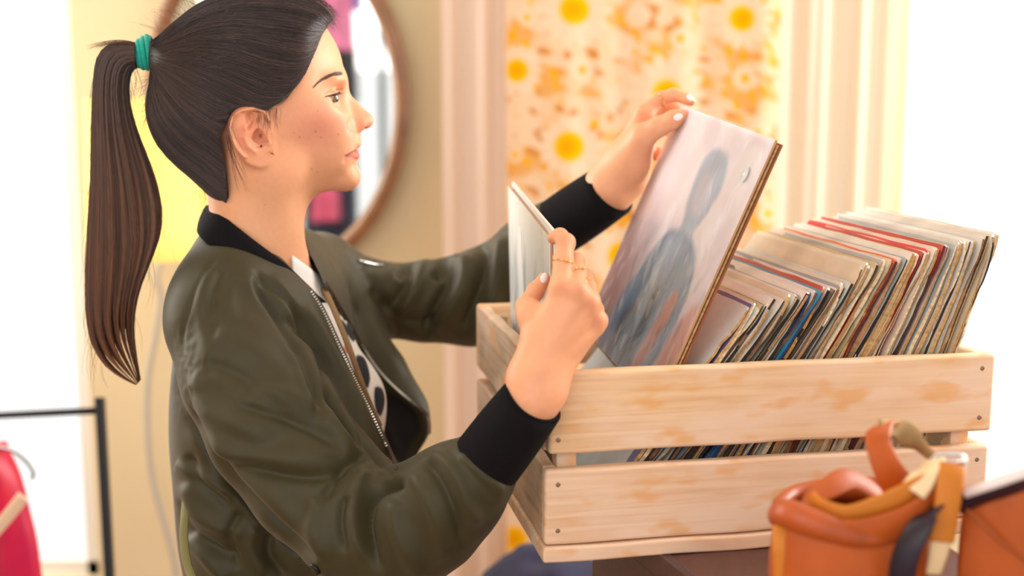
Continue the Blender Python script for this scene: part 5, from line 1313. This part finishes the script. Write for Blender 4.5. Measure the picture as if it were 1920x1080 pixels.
# ------------------------------------------------------------------ mirror
MY = WY-.02
mc = P(520, 190, MY); rx, rz_ = 248/2400*MY*1.0, 322/2400*MY
MT = math.radians(6); mc = mc+np.array([0, -.02, 0])
mir = empty('oval_mirror', (mc[0], mc[1]+.02, mc[2]), 'oval wall mirror in a brown wooden frame behind her face', 'mirror')
th = np.linspace(0, 2*np.pi, 97)[:-1]; prof = [(-.030, -.000), (-.032, -.014), (-.022, -.024), (-.008, -.026), (.0, -.020), (.004, -.008), (.004, 0)]
A = np.array([[mc+np.array([math.cos(t)*(rx+a-.0), 0, math.sin(t)*(rz_+a)])+np.array([0, .02+b, 0]) for a, b in prof] for t in th])
MB().grid(A, closed_u=True, closed_v=True).build('frame', mat('walnut_frame', (132, 88, 54), rough=.4, noise=.25, nscale=12, coat=.3), mir)
A = np.array([[mc+np.array([math.cos(t)*(rx-.025)*r, .012, math.sin(t)*(rz_-.025)*r]) for t in th] for r in (.001, .5, 1.)])
MB().grid(A, closed_v=True).build('mirror_glass', mat('mirror_silver', (240, 242, 240), rough=.03, metal=1), mir, smooth=False)
mir.rotation_euler = (0, 0, -MT)
# garments that the mirror shows (they hang on the viewer's side of the room)
MP = mc[1]+.012
MT = math.radians(6); MNv = np.array([-math.sin(MT), -math.cos(MT), 0])
def refl(px, py, Yv): q = P(px, py, Yv); return q-2*MNv*(q-(mc+np.array([0, .0, 0]))).dot(MNv)
def garment(nm, c0, c1, y0, y1, col, label, Yv=5.6, seed=0, pat=None):
    a = refl(c0, y0, Yv); b = refl(c1, y1, Yv); w = abs(b[0]-a[0])/2; cx = (a[0]+b[0])/2; n = 40
    th = np.linspace(0, 2*np.pi, n, endpoint=False); zs = np.linspace(a[2], b[2], 24); r = np.random.default_rng(seed); A = []
    for i, z in enumerate(zs):
        k = i/23; s = (.55+.45*ss(k, 0, .15))*(1+.1*k); A.append([(cx+math.cos(t)*w*s*(1+.05*math.sin(5*t+k*2+seed)), a[1]+math.sin(t)*.07*s*(1+.3*math.sin(6*t+seed)), z) for t in th])
    o = MB().grid(np.array(A), closed_v=True, cap=True).build(nm, mat(nm+'_cloth', col, rough=.9, noise=.25, nscale=12), None); tag(o, label, 'garment', None)
    return a, b, w, cx
garment('pink_blouse', 585, 662, -60, 95, (206, 120, 160), 'pink and mauve blouse seen in the mirror above her forehead', seed=1)
garment('black_jacket', 610, 668, 70, 190, (40, 44, 48), 'black jacket seen in the mirror beside her brow', Yv=5.66, seed=2)
garment('navy_coat', 560, 672, -96, 520, (44, 50, 70), 'dark navy coat seen in the mirror below her chin', Yv=5.76, seed=3)
garment('rose_scarf', 586, 634, 352, 412, (214, 96, 130), 'round rose-pink scarf seen in the mirror below her chin', Yv=5.6, seed=4)
garment('violet_dress', 628, 676, -96, 20, (120, 110, 190), 'violet dress seen in the mirror at its top edge', Yv=5.72, seed=5)
ra, rb = refl(540, -95, 5.7), refl(700, -95, 5.7)
print('rail', ra, rb)
rail = tag(MB().tube([(min(ra[0], rb[0])-.25, ra[1], ra[2]+.0), (max(ra[0], rb[0])+.05, ra[1], ra[2])], .014, 12).tube([(min(ra[0], rb[0])-.25, ra[1], ra[2]), (min(ra[0], rb[0])-.25, ra[1], 0)], .014, 12).tube([(max(ra[0], rb[0])+.05, ra[1], ra[2]), (max(ra[0], rb[0])+.05, ra[1], 0)], .014, 12).build('garment_rail', mat('black_steel', (30, 32, 36), rough=.4, metal=.4), None), 'black rail of garments on the viewer side, seen only in the mirror', 'rack')
# ------------------------------------------------------------------ wall lamp
lc_ = P(282, 330, 2.62)
lamp = empty('wall_lamp', lc_, 'glowing yellow drum-shaped lamp behind her ponytail, with a drooping cable', 'lamp')
R_ = 118/2400*2.62; zt_, zb_ = P(282, 186, 2.62)[2], P(282, 478, 2.62)[2]
m_shade = mat('yellow_lampshade', (252, 214, 110), rough=.8, emit=((255, 208, 118), .8))
th = np.linspace(0, 2*np.pi, 48, endpoint=False)
A = np.array([[(lc_[0]+math.cos(t)*R_*s, lc_[1]+math.sin(t)*R_*s, z) for t in th] for z, s in [(zt_, .93), (zt_-.06, .95), (zb_+.06, 1.0), (zb_, 1.02)]])
MB().grid(A, closed_v=True).build('lamp_shade', m_shade, lamp, solid=.002)
MB().tube([lc_+[0, .02, -.04], (lc_[0], WY-.005, lc_[2]-.04)], .009, 12).tube([(lc_[0], WY-.02, lc_[2]-.04), (lc_[0], WY, lc_[2]-.04)], .045, 24).tube([lc_+[0, 0, -.07], lc_+[0, 0, .02]], .018, 16).build('bracket', mat('black_steel', (30, 32, 36), rough=.4, metal=.4), lamp)
pts = crom([(lc_[0]+.01, WY-.03, lc_[2]-.06)]+[P(x, y, 2.86) for x, y in [(298, 500), (302, 560), (290, 640), (278, 710), (277, 800), (285, 890), (305, 970), (328, 1060), (340, 1200), (345, 1400)]], 5)
MB().tube(pts, .0075, 10).build('cable', mat('grey_cable', (176, 170, 158), rough=.5), lamp)
# ------------------------------------------------------------------ clothes rack at the left with a red garment
m_blk = mat('black_steel', (30, 32, 36), rough=.4, metal=.4)
rk = empty('clothes_rack', P(196, 1080, 2.25)*[1, 1, 0], 'black metal clothes rack at the lower left edge', 'rack')
pt, pb = P(187, 745, 2.25), P(206, 1090, 2.18); dv = (pb-pt)/(pt[2]-pb[2]); foot = pt+dv*pt[2]
MB().box((pt+foot)/2, (.0075, .0075, np.linalg.norm(pt-foot)/2), (np.array([1., 0, 0]), np.cross((foot-pt)/np.linalg.norm(foot-pt), [1., 0, 0]), (foot-pt)/np.linalg.norm(foot-pt))).build('post', m_blk, rk, smooth=False)
b0, b1 = P(183, 770, 2.25), P(-420, 800, 2.32)
MB().tube([b0, b1], .0065, 10).build('rail', m_blk, rk); MB().tube([b1, (b1[0], b1[1], 0)], .0075, 10).build('post', m_blk, rk)
def drape(nm, outline, Y, thick, m, label, cat, seed=0):
    """hanging garment from a px outline of left and right edges"""
    L_, R2 = outline; n = 34; t = np.linspace(0, 1, n); l = at(crom(L_, 5), t); r = at(crom(R2, 5), t); m_ = 36; th = np.linspace(0, 2*np.pi, m_, endpoint=False); A = np.zeros((n, m_, 3))
    for i in range(n):
        a, b = P(l[i][0], l[i][1], Y), P(r[i][0], r[i][1], Y); c = (a+b)/2; h = (b-a)/2
        for j, q in enumerate(th):
            f = 1+.10*math.sin(7*q+seed+t[i]*2); A[i, j] = c+h*math.cos(q)+np.array([0, thick*math.sin(q)*f, 0])
    return tag(MB().grid(A, closed_v=True, cap=True).build(nm, m, None), label, cat)
drape('red_dress', ([(-60, 845), (-110, 900), (-130, 980), (-140, 1100), (-150, 1300)], [(8, 838), (36, 890), (55, 960), (74, 1050), (100, 1300)]), 2.16, .05, mat('red_satin', (206, 24, 52), rough=.4, noise=.45, nscale=9, col2=(180, 16, 70)), 'red and magenta satin dress hanging from the rack at the lower left', 'dress', 1)
hg = empty('hanger', P(0, 840, 2.17), 'thin grey hanger holding the red dress', 'hanger')
MB().tube(crom([P(-30, 775, 2.24), P(-26, 800, 2.2), P(-20, 835, 2.17), P(15, 842, 2.14), P(45, 862, 2.12), P(62, 885, 2.12), P(60, 898, 2.12)], 5), .0028, 8).build('wire', mat('grey_wire', (120, 124, 126), rough=.3, metal=.8), hg)
tag(MB().ribbon(crom([P(-40, 1030, 2.09), P(0, 985, 2.09), P(25, 955, 2.09), P(44, 930, 2.09)], 4), (.6, 0, .6), .009, .003).build('cream_sash', mat('cream_satin', (238, 206, 178), rough=.4), None), 'cream sash lying diagonally across the red dress', 'sash')
# ------------------------------------------------------------------ garments lying on a low bench behind the crate
bz_ = .52
bn = empty('bench', (.20, 2.15, 0), 'low bench below the crate, hidden under folded garments', 'bench')
m_bw = mat('bench_wood', (120, 90, 66), rough=.6, noise=.2, nscale=20, stretch=(1, 8, 1))
MB().box((.20, 2.15, bz_-.015), (.42, .18, .015)).build('seat', m_bw, bn, smooth=False)
for x in (-.18, .58):
    for y in (2.01, 2.29): MB().box((x, y, (bz_-.03)/2), (.018, .018, (bz_-.03)/2)).build('leg', m_bw, bn, smooth=False)
def heap(nm, c, r, m, label, seed, z0=bz_):
    f = lambda p: smax(ell(p, c, r)+.010*wn(p, 22, seed)+.006*wn(p, 55, seed+1), z0+.001-p[:, 2], .01)
    lo = np.array(c)-np.array(r)*1.25; hi = np.array(c)+np.array(r)*1.25; v = sdfmesh(f, lo, hi, .010)
    return tag(npmesh(nm, smooth(v[0], v[1], 1), v[1], m), label, 'clothes')
heap('folded_jeans', (.065, 2.14, .575), (.125, .13, .110), mat('navy_denim', (40, 40, 66), rough=.9, noise=.35, nscale=9), 'dark navy folded clothes under the left end of the crate', 2)
heap('patterned_scarf', (.262, 2.10, .57), (.078, .11, .105), mat('patterned_cloth', (206, 212, 206), rough=.85, col2=(72, 84, 74), nscale=13, detail=1), 'scarf in grey, white and olive pattern under the middle of the crate', 6)
# ================================================================== LIGHT
def area(nm, loc_, tgt, sx, sy, e, col=(1, 1, 1)):
    l = D.lights.new(nm, 'AREA'); l.shape = 'RECTANGLE'; l.size = sx; l.size_y = sy; l.energy = e; l.color = col
    o = D.objects.new(nm, l); COL.objects.link(o); o.location = loc_; o.rotation_euler = (Vector(tgt)-Vector(loc_)).to_track_quat('-Z', 'Y').to_euler(); return o
area('daylight_right', (2.3, 2.2, 1.9), (0, 1.3, 1.2), 1.6, 1.8, 105, (1, .97, .93))
area('daylight_left', (-2.2, 2.5, 1.9), (-.2, 1.5, 1.3), 1.2, 1.6, 55, (1, .97, .93))
area('fill_front', (-1.2, -.9, 2.3), (-.1, 1.5, 1.2), 2.4, 1.6, 24, (1, .95, .9))  # soft fill added behind the camera, no window known there
sc = bpy.context.scene
w = D.worlds.new('world'); sc.world = w; w.use_nodes = True
w.node_tree.nodes['Background'].inputs[0].default_value = (1.0, .985, .96, 1); w.node_tree.nodes['Background'].inputs[1].default_value = 1.2
sc.view_settings.view_transform = 'Standard'; sc.view_settings.look = 'None'; sc.view_settings.gamma = 1; sc.view_settings.exposure = 0.0
sc.view_settings.use_curve_mapping = False
print('T end', time.time()-T0)
